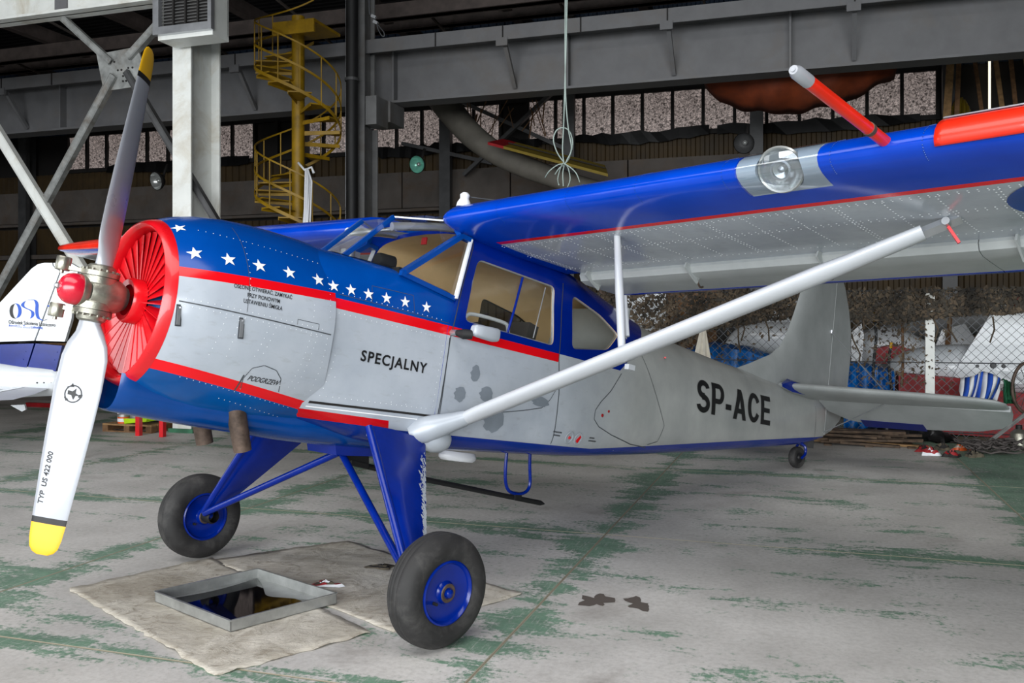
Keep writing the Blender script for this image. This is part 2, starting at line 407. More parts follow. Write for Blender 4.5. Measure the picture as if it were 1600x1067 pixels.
# shell
PL, PR, QF, QB, ZR = -27.0, 12.5, -8.5, 24.2, 10.8
mb = MB(); mb.span((PL, QB, -0.2), (PR, QB + .2, ZR)); wall_back = struct(mb, 'wall_back', M['dark'], 'dark back wall of the hangar', 'wall')
mb = MB(); mb.span((PL - .2, QF, -0.2), (PL, QB, ZR)); struct(mb, 'wall_left', M['dark'], 'dark side wall of the hangar, far left', 'wall')
mb = MB(); mb.span((PR, QF, -0.2), (PR + .2, QB, ZR)); struct(mb, 'wall_right', M['dark'], 'dark side wall of the hangar, far right', 'wall')
mb = MB(); mb.span((PL, QF - .2, 6.8), (PR, QF, ZR)); struct(mb, 'wall_front', M['dark'], 'wall above the open hangar doors behind the viewer', 'wall')
def corr(p0, p1, z0, z1, q, pitch=0.24, depth=0.05, t=0.02):
    b = MB(); n = int((p1 - p0) / pitch); xs = []
    for i in range(n):
        x = p0 + i * pitch
        xs += [(x, q), (x + pitch * .4, q), (x + pitch * .5, q - depth), (x + pitch * .9, q - depth)]
    xs.append((p0 + n * pitch, q))
    front = [Vector((x, y, z0)) for x, y in xs]; top = [Vector((x, y, z1)) for x, y in xs]
    b.loft([front, top], closed=False); return b
corr(-27, 12.4, 7.84, 10.8, 24.15).build('blue_cladding', M['wall_blue'], wall_back, fix=False)
corr(-27, 12.4, 5.98, 6.54, 24.1).build('ochre_cladding', M['wall_yellow'], wall_back, fix=False)
corr(-27, 12.4, 3.9, 4.75, 24.1).build('ochre_cladding', M['wall_yellow'], wall_back, fix=False)
corr(-27, 12.4, 1.2, 3.75, 24.1).build('ochre_cladding', M['wall_yellow'], wall_back, fix=False)
# concrete spandrel panels
sp = MB(); sp.span((-1.62, 0, 4.92), (1.62, .22, 5.95)); sp0 = None
for k in range(-8, 4):
    if sp0 is None: sp0 = sp.build('spandrel_panel', M['concrete'], wall_back, loc=(k * SLAB + .4, 23.86, 0))
    else:
        c = sp0.copy(); COL.objects.link(c); c.parent = wall_back; c.location = (k * SLAB + .4, 23.86, 0)
mb = MB(); mb.span((-27, 23.7, 4.8), (12.4, 23.95, 4.88)); mb.build('sill_rail', M['concrete'], wall_back)
mb = MB(); mb.span((-27, 23.75, 3.72), (12.4, 23.98, 3.86)); mb.build('sill_rail', M['concrete'], wall_back)
# wall posts with knee braces
for px in (-24.6, -14.2, -9.6, -6.05, -1.2, 3.2, 5.6):
    b = MB(); b.span((px - .16, 23.45, 0), (px + .16, 23.62, 10.2)); b.span((px - .03, 23.6, 0), (px + .03, 24.0, 10.2)); b.build('wall_post', M['brace'], wall_back)
for a, c in (((-9.4, 23.5, 7.9), (-6.2, 23.5, 6.3)), ((-10.9, 23.5, 6.7), (-8.2, 23.5, 6.0)), ((-6.2, 23.4, 8.0), (-9.0, 23.4, 5.7))):
    b = MB(); b.bar(a, c, .14, .1); b.build('wall_brace', M['brace'], wall_back)
# the window band: each sheeted pane in its own bay
mb = MB(); mb.span((-23.2, 23.96, 7.72), (3.05, 24.12, 7.84)); mb.span((-23.2, 23.96, 6.54), (3.05, 24.12, 6.66))
win = struct(mb, 'window_1', M['dark'], 'long band of windows sheeted with crinkled plastic along the back wall', 'window')
PW = 0.795; npan = 33
pane0 = None
random.seed(3)
def pane_mesh(seed):
    rnd = random.Random(seed); b = MB(); nx, nz = 9, 11; rows = []
    for j in range(nz + 1):
        rows.append([Vector((lerp(-.36, .36, i / nx), (rnd.random() - .5) * .035, lerp(6.67, 7.72, j / nz))) for i in range(nx + 1)])
    b.loft(rows, closed=False); return b
protos = []
for k in range(npan):
    x = 3.0 - PW * (k + .5)
    if k in (13, 22, 23): continue          # bays lost behind dark boards
    if len(protos) < 4:
        o = pane_mesh(k).build('pane', M['foil'], win, smooth=True, loc=(x, 24.04, 0), fix=False); protos.append(o)
    else:
        o = protos[k % 4].copy(); COL.objects.link(o); o.parent = win; o.location = (x, 24.04, 0)
mull = MB(); mull.span((-.04, 23.94, 6.6), (.04, 24.1, 7.8)); m0 = None
for k in range(npan + 1):
    x = 3.0 - PW * k
    if m0 is None: m0 = mull.build('mullion', M['dark'], win, loc=(x, 0, 0))
    else:
        c = m0.copy(); COL.objects.link(c); c.parent = win; c.location = (x, 0, 0)
# torn dark sheeting hanging over the sill
random.seed(11)
for x0, x1 in ((-12.4, -9.9), (-9.8, -6.9), (-6.0, -2.4), (-2.2, 2.6), (-21.5, -16.2)):
    b = MB(); n = 14; top = []; bot = []
    for i in range(n + 1):
        t_ = i / n; x = lerp(x0, x1, t_); sag = .16 + .16 * math.sin(math.pi * t_) + random.uniform(-.05, .05)
        top.append(Vector((x, 23.88 + random.uniform(-.02, .02), 6.70 + random.uniform(-.05, .06)))); bot.append(Vector((x, 23.84 + random.uniform(-.04, .02), 6.62 - sag*.8)))
    b.loft([top, bot], closed=False); o = b.build('torn_sheet', M['black_tarp'], win, fix=False)
    s = o.modifiers.new('s', 'SOLIDIFY'); s.thickness = .012

# roof: ribbed sheet, purlins along the hangar, rafters across
b = MB(); rows = []; xs = []
for i in range(130):
    y = -8.5 + i * .255; xs += [(y, 10.8), (y + .1, 10.8), (y + .125, 10.74), (y + .23, 10.74)]
b.loft([[Vector((PL, y, z)) for y, z in xs], [Vector((PR, y, z)) for y, z in xs]], closed=False)
b.span((PL, -8.5, 10.83), (PR, 24.4, 10.95))
ceiling = struct(b, 'ceiling', M['roof'], 'dark ribbed sheet roof over steel purlins', 'ceiling')
for q, z, hgt in ((12.2, 9.9, .3), (14.8, 9.7, .3), (17.0, 9.4, .32), (19.4, 8.75, .36), (21.8, 9.3, .3)):
    b = MB(); b.span((PL, q - .1, z), (PR, q + .1, z + hgt)); b.span((PL, q - .16, z), (PR, q + .16, z + .03)); b.build('purlin', M['purlin'], ceiling)
for k in range(-8, 4):
    p = k * SLAB - .6
    b = MB(); b.span((p - .07, 9.5, 9.5), (p + .07, 24, 9.85)); b.span((p - .12, 9.5, 9.47), (p + .12, 24, 9.5)); b.build('rafter', M['purlin'], ceiling)
    b = MB(); b.bar((p + 1.6, 12, 10.2), (p + 1.6, 23.5, 8.9), .05, .05); b.build('tie_rod', M['concrete'], ceiling)

# ---- white H-column with its heater, main tie beam and bracing
COLQ = 11.5
b = MB(); b.span((-9.15, COLQ, .0), (-8.82, COLQ + .03, 9.8)); b.span((-9.15, COLQ + .70, 0), (-8.82, COLQ + .73, 9.8)); b.span((-9.0, COLQ + .03, 0), (-8.97, COLQ + .70, 9.8))
c = struct(b, 'steel_column', M['col_white'], 'white painted H-section steel column rising behind the nose of the aircraft', 'column')
b = MB(); b.span((-9.2, COLQ - .04, 0), (-8.76, COLQ + .78, .06)); b.build('column_foot', M['green_foot'], c)
b = MB()
b.span((-27, COLQ + .1, 6.58), (-9.25, COLQ + .13, 7.5)); b.span((-27, COLQ - .05, 6.58), (-9.25, COLQ + .28, 6.62)); b.span((-27, COLQ - .05, 7.46), (-9.25, COLQ + .28, 7.5))
tb = struct(b, 'tie_beam', M['col_white'], 'white steel tie beam across the top left corner', 'beam')
for x in (-11.35, -14.6, -17.9): b = MB(); b.span((x - .12, COLQ + .07, 6.64), (x + .12, COLQ + .1, 7.45)); b.build('stiffener', M['girder'], tb)
# bracing: gusset and struts
z = COLQ + .2
b = MB(); b.prism([(-10.76, z, 5.93), (-9.98, z, 5.98), (-9.88, z, 5.75), (-9.97, z, 5.36), (-10.62, z, 5.33)], (0, .03, 0))
gus = struct(b, 'brace_gusset', M['gusset'], 'riveted gusset plate joining four brace bars, upper left', 'gusset plate')
b = MB()
for x, y in ((-10.55, 5.82), (-10.48, 5.80), (-10.41, 5.78), (-10.34, 5.64), (-10.27, 5.64), (-10.14, 5.66), (-10.06, 5.66), (-10.24, 5.54), (-10.18, 5.54), (-10.24, 5.46), (-10.18, 5.46), (-10.12, 5.8), (-10.06, 5.84)):
    b.lathe([(.018, 0), (.014, .012), (0.001, .014)], (x, z, y), (0, -1, 0), 8)
b.build('rivets', M['dark'], gus, kind='stuff')
def ubar(name, a, c, mat, label, w=.14, dq=0.0):
    b = MB(); a = Vector((a[0], z - .05 + dq, a[1])); c = Vector((c[0], z - .05 + dq, c[1]))
    d = (c - a).normalized(); s = Vector((-d.z, 0, d.x)) * w / 2
    b.bar(a, c, .02, w, up=s); b.bar(a + s + Vector((0, .04, 0)), c + s + Vector((0, .04, 0)), .1, .02, up=s); b.bar(a - s + Vector((0, .04, 0)), c - s + Vector((0, .04, 0)), .1, .02, up=s)
    return struct(b, name, mat, label, 'brace')
ubar('brace_bar', (-11.4, 6.56), (-10.45, 5.77), M['gusset'], 'rusty grey brace bar from the tie beam down to the gusset plate', .085)
ubar('brace_bar', (-10.12, 5.82), (-9.35, 6.45), M['gusset'], 'short rusty brace bar from the gusset plate up to the column head', .10)
ubar('brace_bar', (-10.4, 5.56), (-13.6, 1.0), M['gusset'], 'long grey brace bar running from the gusset plate down to the left', .11)
ubar('brace_bar', (-10.16, 5.6), (-8.3, 2.9), M['brace'], 'dark brace bar running from the gusset plate down to the white column', .08)
ubar('brace_bar', (-13.2, 5.45), (-9.3, .3), M['col_white'], 'white brace bar crossing the long grey one at far left', .15, -.06)
# heater
ht = hthing('unit_heater', at(292, 30, 11.05)[0], COLQ - .47, 5.78, 'white boxed unit heater with dark louvred front, hung on the white column', 'heater')
b = MB(); W_, D_, H_ = .47, .36, .42
b.span((-W_, -.02, .0), (W_, D_, .06)); b.span((-W_, -.02, 1.5), (W_, D_, 1.56)); b.span((-W_, .32, .06), (W_, D_, 1.5))
b.span((-W_, 0, .06), (-W_ + .05, .36, 1.5)); b.span((W_ - .05, 0, .06), (W_, .36, 1.5)); b.build('casing', M['col_white'], ht)
b = MB(); b.span((-.5, -.1, .06), (.5, -.02, .17)); b.span((-.5, -.1, .70), (.5, -.02, .76)); b.span((-.5, -.1, .17), (-.40, -.02, .70)); b.span((.44, -.1, .17), (.5, -.02, .70)); b.build('front_frame', M['alu'], ht)
b = MB(); b.span((-.40, .02, .17), (.44, .04, .70)); lb = b.build('louvre_bank', M['dark'], ht)
for k in range(11):
    b = MB(); b.box((.02, -.0, .2 + k * .047), (.84, .05, .006), Matrix.Rotation(R(35), 3, 'X')); b.build('louvre', M['col_grey'], ht)
for x in (-.19, .02, .23): b = MB(); b.span((x - .012, -.05, .17), (x + .012, -.02, .70)); b.build('divider', M['dark'], ht)
for zz in (.2, 1.2): b = MB(); b.span((-.2, .36, zz), (.13, .46, zz + .1)); b.build('bracket', M['col_white'], ht)

# ---- crane girder on its second column
b = MB(); GQ = 17.9
b.span((-27, GQ, 6.40), (12.4, GQ + .04, 7.48)); b.span((-27, GQ - .22, 6.35), (12.4, GQ + .26, 6.40))
b.span((-27, GQ - .75, 7.46), (12.4, GQ + .3, 7.50)); b.span((-27, GQ - .78, 7.28), (12.4, GQ - .74, 7.56))
gd = struct(b, 'crane_girder', M['girder'], 'long grey steel crane girder running across under the roof', 'girder')
for px in (12, 375, 790, 1045, 1335):
    x = at(px, 100, 17.3)[0]
    b = MB(); b.bar((x, GQ - .70, 7.32), (x + .02, GQ - .03, 6.5), .08, .08); b.build('knee_strut', M['girder'], gd)
    b = MB(); b.span((x - .14, GQ - .80, 7.16), (x + .10, GQ - .73, 7.32)); b.build('clip', M['girder'], gd)
    b = MB(); b.span((x - .012, GQ - .795, 7.28), (x + .012, GQ - .78, 7.56)); b.build('joint', M['dark'], gd)
for px in (103, 620, 890, 1235):
    x = at(px, 100, 17.9)[0]
    b = MB(); b.span((x - .02, GQ - .2, 6.40), (x + .02, GQ, 7.46)); b.build('web_stiffener', M['girder'], gd)
for px in (80, 680, 907):
    x = at(px, 60, 17.1)[0]
    b = MB(); b.span((x - .012, GQ - .80, 7.28), (x + .012, GQ - .78, 7.56)); b.build('joint', M['dark'], gd)
b = MB(); b.span((-8.98, 16.9, 0), (-8.70, 16.93, 5.75)); b.span((-8.98, 17.5, 0), (-8.70, 17.53, 5.75)); b.span((-8.86, 16.93, 0), (-8.82, 17.5, 5.75))
b.span((-8.93, 16.95, 5.75), (-8.72, 16.98, 10)); b.span((-8.93, 17.4, 5.75), (-8.72, 17.43, 10)); b.span((-8.84, 16.98, 5.75), (-8.81, 17.4, 10))
c2 = struct(b, 'steel_column', M['col_grey'], 'grey H-section steel column carrying the crane girder', 'column')
b = MB(); b.span((-8.70, 16.95, 5.75), (-8.45, 17.5, 6.34)); b.span((-8.95, 17.5, 5.9), (-8.4, 18.2, 6.34)); b.build('corbel', M['col_grey'], c2)
dp = MB(); x = at(550, 300, 16.7)[0]; dp.tube([hp(x, 16.7, 0), hp(x, 16.7, 9.3)], .125, 20)
o = tag(dp.build('drain_pipe', M['black'], smooth=True, auto=40), 'thick dark vertical drain pipe beside the grey column', 'pipe')
for zz in (2.2, 6.6, 8.8): b = MB(); b.tube([hp(x, 16.7, zz), hp(x, 16.7, zz + .06)], .15, 20); b.build('pipe_clip', M['brace'], o)
b = MB(); x = at(543, 300, 16.7)[0] - .04; b.span((x - .03, 16.74, 0), (x + .03, 16.8, 10.3)); struct(b, 'trim_1', M['alu'], 'bright metal strip running up beside the dark drain pipe', 'trim')

# ---- spiral staircase
SQ = 16.3; sx = at(466, 300, SQ)[0]
stair = hthing('spiral_staircase', sx, SQ, 0, 'yellow steel spiral staircase winding up a central post', 'staircase')
b = MB(); b.lathe([(.13, 0), (.13, 7.9), (.001, 7.9)], n=20); b.build('centre_post', M['stair'], stair, smooth=True, auto=40)
SRAD, RISE, PITCH = .86, .205, 2.55
def sang(z): return -(z - 5.75) / PITCH * 2 * math.pi
nt = int(7.5 / RISE)
for k in range(2, nt):
    z0 = k * RISE; a0 = sang(z0); da = .27
    b = MB(); pts = [(.1 * math.cos(a0 - .5), .1 * math.sin(a0 - .5))]
    pts = [(.12 * math.cos(a0 + da * .8), .12 * math.sin(a0 + da * .8)), (.12 * math.cos(a0 - da * .8), .12 * math.sin(a0 - da * .8))] + [(SRAD * math.cos(a0 + t_), SRAD * math.sin(a0 + t_)) for t_ in (-da, -da / 3, da / 3, da)]
    b.prism([(x, y, z0) for x, y in pts], (0, 0, .025)); 
    b.bar((.12 * math.cos(a0 - da), .12 * math.sin(a0 - da), z0 - .03), (SRAD * math.cos(a0 - da), SRAD * math.sin(a0 - da), z0 - .005), .012, .07)
    t_ = b.build('tread', M['stair'], stair)
    if True:
        c = MB(); c.tube([(SRAD * math.cos(a0), SRAD * math.sin(a0), z0), (SRAD * math.cos(a0), SRAD * math.sin(a0), z0 + .95)], .014, 6); c.build('baluster', M['stair'], stair)
for dz, w_ in ((.03, .07), (.5, .05), (.95, .035)):
    b = MB(); rr = []
    n = 150
    for i in range(n + 1):
        z0 = lerp(.4, 7.6, i / n); a0 = sang(z0); ca, sa = math.cos(a0), math.sin(a0)
        rr.append([Vector(((SRAD + o_) * ca, (SRAD + o_) * sa, z0 + dz + h_)) for o_, h_ in ((-.008, -w_ / 2), (.012, -w_ / 2), (.012, w_ / 2), (-.008, w_ / 2))])
    b.loft(rr, True, True); b.build('stringer' if dz < .1 else 'handrail', M['stair'], stair, smooth=True, auto=40)
b = MB(); b.span((-.12, -.75, 7.5), (.8, .3, 7.56)); b.span((-.12, -.75, 7.3), (.8, -.70, 7.5)); b.build('landing', M['stair'], stair)
# white hank of cords tied to the handrail
hk = hthing('hank_of_cords', at(479, 300, 15.3)[0], 15.3, 0, 'white hank of cords tied to the yellow staircase', 'cords')
random.seed(5)
zt = at(479, 263, 15.3)[1]
for k in range(9):
    dx = random.uniform(-.07, .07); b = MB()
    b.tube([(dx * .3, 0, zt), (dx + .04, random.uniform(-.04, .04), zt - .25), (dx + random.uniform(-.02, .02), 0, zt - 1.0), (dx, 0, zt - 1.6)], .018, 6); b.build('cord', M['white'], hk, smooth=True)
b = MB(); b.tube([(-.18, 0, zt + .12), (-.04, 0, zt - .03), (.1, .02, zt + .02), (.16, 0, zt - .1)], .025, 6); b.build('knot', M['white'], hk, smooth=True)

# ---- flood lamps
def flood(px, py, q, r, mat, label, aim):
    p, z = at(px, py, q)
    t_ = hthing('flood_lamp', p, q, z, label, 'lamp', 'enamel flood lamps')
    a = Vector(aim).normalized()
    b = MB(); b.lathe([(r, .0), (r * 1.04, -.01), (r * .95, -r * .4), (r * .6, -r * .85), (r * .25, -r * 1.1), (.001, -r * 1.1)], (0, 0, 0), a, 24); b.build('shade', M['dark'], t_, smooth=True)
    b = MB(); b.lathe([(r * .97, -.01), (r * .85, -r * .35), (r * .5, -r * .7), (.001, -r * .8)], (0, 0, 0), a, 24); b.build('reflector', mat, t_, smooth=True)
    b = MB(); b.lathe([(.001, -r * .2), (r * .2, -r * .25), (r * .25, -r * .5), (r * .12, -r * .8)], (0, 0, 0), a, 12); b.build('bulb', M['lamp_grey'], t_, smooth=True)
    e = -a * r * 1.1
    b = MB(); b.tube([e * .9, e + Vector((0, 0, r * .6)), e + Vector((.03, .1, r * 1.8))], .035, 8); b.build('bracket', M['dark'], t_, smooth=True)
flood(243, 283, 20, .24, M['lamp_grey'], 'round flood lamp with clear reflector left of the white column', (-.25, -.9, -.25))
flood(651, 257, 20, .21, M['lamp_green'], 'round flood lamp with green tinted reflector right of the grey column', (-.15, -.9, -.2))
flood(1162, 224, 20, .22, M['brace'], 'dull dark flood lamp hanging under the window band above the wing', (-.2, -.9, -.3))

# ---- suspended glider behind
gl = tag(empty('hanging_glider', hp(0, 19.5, 0), (0, 0, HANG)), 'grey and yellow glider slung up under the crane girder', 'glider')
def hq(px, py, q): p, z = at(px, py, q); return Vector((p, q - 19.5, z))
pts = catmull([hq(672, 130, 20.8), hq(705, 175, 20.6), hq(745, 218, 20.3), hq(800, 252, 20.0), hq(880, 282, 19.6), hq(960, 305, 19.2)], 6)
b = MB(); b.tube(pts, [table(i / (len(pts) - 1), [0, .35, .7, 1], [.36, .3, .24, .2]) for i in range(len(pts))], 16); b.build('fuselage', M['glider_grey'], gl, smooth=True, auto=50)
a, c = hq(762, 226, 18.9), hq(950, 276, 18.3); a2, c2_ = hq(786, 221, 19.6), hq(945, 262, 19.4)
b = MB(); t0 = .14; a1 = a.lerp(c, t0); a21 = a2.lerp(c2_, t0); b.prism([a1, c, c2_, a21], (0, 0, .06)); wg = b.build('wing', M['glider_yellow'], gl)
b = MB(); b.prism([a, a1, a21, a2], (0, 0, .06)); b.build('wing_tip', M['dark_red'], gl)
b = MB(); b.bar(a1.lerp(a21, .5) + Vector((0, -.1, .07)), c.lerp(c2_, .5) + Vector((0, -.1, .07)), .05, .02); b.build('aileron_slot', M['dark'], gl)
# broken lath hanging in front of the windows
random.seed(21)
lt = tag(empty('loose_laths', hp(0, 22.5, 0), (0, 0, HANG)), 'bundle of thin dark laths hanging before the window band', 'laths', None)
for k in range(16):
    x = random.uniform(730, 860); y = random.uniform(150, 180); s_ = random.uniform(-30, 20)
    p, z = at(x, y, 22.5); p2, z2 = at(x + s_, y + random.uniform(25, 60), 22.5)
    b = MB(); b.bar((p, 0, z), (p2, random.uniform(-.2, .2), z2), .03, .02); b.build('lath', M['wood'], lt)
# ---- orange canopy bag
random.seed(9)
cb = MB(); n = 40; rows = []
for j in range(13):
    v = j / 12; ring = []
    for i in range(n + 1):
        u_ = i / n
        px = lerp(1095, 1405, u_)
        low = 108 + 50 * (math.sin(math.pi * min(1, u_ * 1.45)) ** .7 if u_ < .69 else 0) + (12 if u_ >= .69 else 0) * 0
        low = table(u_, [0, .08, .25, .42, .6, .72, .85, 1], [118, 142, 156, 160, 151, 142, 124, 98]) + 2 * math.sin(u_ * 40)
        y = lerp(60, low, v); q = 18.9 + .55 * (1 - math.sin(math.pi * v)) + .12 * math.sin(u_ * 22 + v * 4) * v
        if v == 1: q += .2
        p, z = at(px, y, 18.6); ring.append(Vector((p, q, z)))
    rows.append(ring)
cb.loft(rows, closed=False)
o = cb.build('orange_canopy', M['orange_cloth'], smooth=True, rz=HANG, fix=False); tag(o, 'orange cloth canopy bundled under the crane girder above the wing', 'canopy')
s = o.modifiers.new('s', 'SOLIDIFY'); s.thickness = .02
# ---- coiled cable hanging down from the roof above the wing
cbx, cbz = at(880, 255, 9.0)
ck = hthing('hanging_cable', cbx, 9.0, 0, 'pale cable hanging from the roof in a looped knot above the wing', 'cable')
def cq(px, py, dq=0): p, z = at(px, py, 9.0); return Vector((p - cbx, dq, z))
for pts in ([(884, -60), (883, 60), (884, 150), (888, 200), (893, 232), (886, 250), (882, 258)], [(887, -60), (885, 60), (883, 120), (881, 190), (879, 235), (882, 258)]):
    b = MB(); b.tube(catmull([cq(x, y) for x, y in pts], 5), .007, 6); b.build('strand', M['cord'], ck, smooth=True)
b = MB(); b.tube(catmull([cq(x, y, .02) for x, y in ((881, 254), (870, 238), (864, 218), (869, 203), (880, 199), (890, 206), (894, 225), (889, 245), (882, 256))], 5), .007, 6); b.build('loop', M['cord'], ck, smooth=True)
for ends in ([(882, 256), (872, 258), (860, 268), (850, 277)], [(882, 256), (876, 262), (870, 278), (875, 290)], [(882, 256), (879, 270), (882, 292)], [(882, 256), (887, 262), (891, 280), (886, 292)], [(882, 256), (892, 262), (902, 272), (906, 285)], [(882, 256), (874, 262), (866, 272)]):
    b = MB(); b.tube(catmull([cq(x, y, random.uniform(-.05, .05)) for x, y in ends], 5), .006, 6); b.build('loose_end', M['cord'], ck, smooth=True)
wx, wz = at(590, 30, 14.0)
wk = hthing('hanging_wire', wx, 14.0, 0, 'short wire rope with a clamped eye hanging beside the grey column', 'wire rope')
def wq(px, py): p, z = at(px, py, 14.0); return Vector((p - wx, 0, z))
b = MB(); b.tube(catmull([wq(x, y) for x, y in ((578, -60), (577, 15), (582, 24), (590, 38))], 5), .012, 6); b.build('wire', M['wire'], wk, smooth=True)
b = MB(); b.tube(catmull([wq(x, y) for x, y in ((589, 38), (591, 46), (596, 55), (600, 57), (600, 51), (594, 43), (590, 38))], 4), .011, 6); b.build('eye', M['wire'], wk, smooth=True)
for x, y in ((584, 26), (587, 35)): b = MB(); b.box(wq(x, y), (.09, .05, .05), Matrix.Rotation(.5, 3, 'Y')); b.build('clamp', M['alu'], wk)

# ================================================================== THE AIRCRAFT  (x aft, y starboard, z up, in the airframe's own axes)
AX = Vector((0.69552519, 0.71850171, 0)); PITCH_A = R(11.0)
ac = tag(empty('light_aircraft', (-1.31274775, 5.6209009, 0), (0, PITCH_A, math.atan2(AX.y, AX.x))),
         'silver, blue and red high-wing propeller aircraft with white stars on its nose', 'aircraft')
WC = 1.57                                   # thrust line height
def part(mb, name, mats, parent=None, smooth=True, auto=35, label=None, kind=None, fix=True):
    return mb.build(name, mats, parent or ac, smooth, label, auto=auto, kind=kind, fix=fix)

# ---- surfaces used for decals
class Surf:
    def __init__(s, v, f): s.t = BVHTree.FromPolygons([Vector(x) for x in v], f); 
    def side(s, u, w, sgn=-1):
        h = s.t.ray_cast(Vector((u, sgn * 3, w)), Vector((0, -sgn, 0)))
        return h[0], h[1]
    def hit(s, o, d): h = s.t.ray_cast(o, d); return h[0], h[1]
def facing(n, d): return n if n.dot(d) < 0 else -n
def decal(surf, shape, u, w, off=0.003, origin=None, direc=None, name='decal', mat=None, parent=None, kind=None, label=None, thick=False):
    """flat print (2-D verts, faces) laid onto a surface around the point (u, w) of its port side"""
    if origin is None:
        p, n = surf.side(u, w); n = facing(n, Vector((0, 1, 0)))
    else: p, n = origin, direc
    t1 = (Vector((1, 0, 0)) - n * n.x).normalized(); t2 = n.cross(t1)
    if t2.z < 0: t2 = -t2
    shape = fine_shape(shape)
    vs = []
    for a, b_ in shape[0]:
        q = p + t1 * a + t2 * b_
        h, hn = surf.hit(q + n * .15, -n)
        vs.append((h + n * off) if h is not None else q + n * off)
    b = MB(); b.add(vs, shape[1]); return b.build(name, mat, parent or ac, kind=kind, label=label, fix=False)
def fine_shape(shape, mx=.05):
    bm = bmesh.new(); vv = [bm.verts.new((x, y, 0)) for x, y in shape[0]]
    for f in shape[1]:
        try: bm.faces.new([vv[i] for i in f])
        except ValueError: pass
    bmesh.ops.triangulate(bm, faces=bm.faces)
    for _ in range(6):
        e = [e for e in bm.edges if e.calc_length() > mx]
        if not e: break
        bmesh.ops.subdivide_edges(bm, edges=e, cuts=1); bmesh.ops.triangulate(bm, faces=bm.faces)
    bm.verts.index_update(); out = ([(v.co.x, v.co.y) for v in bm.verts], [tuple(v.index for v in f.verts) for f in bm.faces]); bm.free(); return out
def star_shape(r, rot=0.0):
    vs = [(0, 0)]
    for k in range(10):
        a = math.pi / 2 + k * math.pi / 5 + rot; q = r if k % 2 == 0 else r * .40
        vs.append((q * math.cos(a), q * math.sin(a)))
    return vs, [(0, 1 + k, 1 + (k + 1) % 10) for k in range(10)]
def text_shape(s, size, bold=0.0, shear=0.0, space=1.0, wscale=1.0, align='CENTER'):
    cu = bpy.data.curves.new('t', 'FONT'); cu.body = s; cu.size = size; cu.offset = bold; cu.shear = shear; cu.space_character = space
    cu.align_x = align; cu.align_y = 'CENTER'; cu.resolution_u = 4
    o = bpy.data.objects.new('t', cu); COL.objects.link(o)
    me = evaluated(o)
    vs = [(v.co.x * wscale, v.co.y) for v in me.vertices]; fs = [tuple(p.vertices) for p in me.polygons]
    bpy.data.objects.remove(o); bpy.data.curves.remove(cu); bpy.data.meshes.remove(me)
    return vs, fs
def line_on(surf, pts, width=.004, name='panel_seam', mat=None, parent=None, off=.002, step=.04):
    P = []
    for i in range(len(pts) - 1):
        a, b_ = Vector(pts[i]).to_3d(), Vector(pts[i + 1]).to_3d(); n = max(1, int((b_ - a).length / step))
        for k in range(n): P.append(a.lerp(b_, k / n))
    P.append(Vector(pts[-1]).to_3d()); L = []; Rr = []
    for i, p in enumerate(P):
        d = (P[min(i + 1, len(P) - 1)] - P[max(i - 1, 0)]).normalized(); s_ = Vector((-d.y, d.x, 0)) * width / 2
        for q, arr in ((p + s_, L), (p - s_, Rr)):
            h, n = surf.side(q.x, q.y)
            if h is None: return None
            arr.append(h + facing(n, Vector((0, 1, 0))) * off)
    b = MB(); b.loft([L, Rr], closed=False); return b.build(name, mat or M['seam'], parent or ac, fix=False)
def rivets_on(surf, pts, spacing=.035, r=.0035, mb=None, off=.001):
    for i in range(len(pts) - 1):
        a, b_ = Vector(pts[i]).to_3d(), Vector(pts[i + 1]).to_3d(); n = max(1, int((b_ - a).length / spacing))
        for k in range(n):
            q = a.lerp(b_, k / n); h, nn = surf.side(q.x, q.y)
            if h is None: continue
            nn = facing(nn, Vector((0, 1, 0))); disc(mb, h + nn * off, nn, r)
def disc(mb, p, n, r, k=6):
    x = n.cross(Vector((0, 0, 1)))
    if x.length < .05: x = n.cross(Vector((1, 0, 0)))
    x.normalize(); y = n.cross(x)
    mb.add([p + n * r * .5] + [p + (x * math.cos(2 * math.pi * j / k) + y * math.sin(2 * math.pi * j / k)) * r for j in range(k)], [(0, 1 + j, 1 + (j + 1) % k) for j in range(k)])

# ---- cowling
NS = 72
def ring(u, r, cz=WC, n=NS, fu=None):
    out = []
    for j in range(n):
        a = 2 * math.pi * j / n; s_ = math.sin(a)
        out.append(Vector((u if fu is None else u + fu(a), r * math.cos(a), cz + r * s_)))
    return out
aft = lambda a: .17 * max(0, -math.sin(a)) ** 2
prof = [(-1.345, .457), (-1.30, .478), (-1.25, .50), (-1.15, .53), (-1.0, .555), (-.85, .568), (-.7, .572)]
rings = [ring(u, r) for u, r in prof] + [ring(-.55, .571, fu=lambda a: aft(a) * .6), ring(-.452, .567, fu=aft)]
cw = MB(); cw.loft(rings); cowl_surf = Surf(cw.v, cw.f)
cw.loft([ring(-.452, .567, fu=aft), ring(-.452, .552, fu=aft), ring(-.6, .55)])
cowl = part(cw, 'cowling', M['cowl_paint'], auto=50)
b = MB(); b.loft([ring(u, r) for u, r in ((-1.29, .396), (-1.345, .397), (-1.38, .403), (-1.396, .414), (-1.40, .424), (-1.393, .437), (-1.373, .449), (-1.343, .459))])
part(b, 'nose_ring', M['red'], cowl, label='bright red ring around the engine opening')
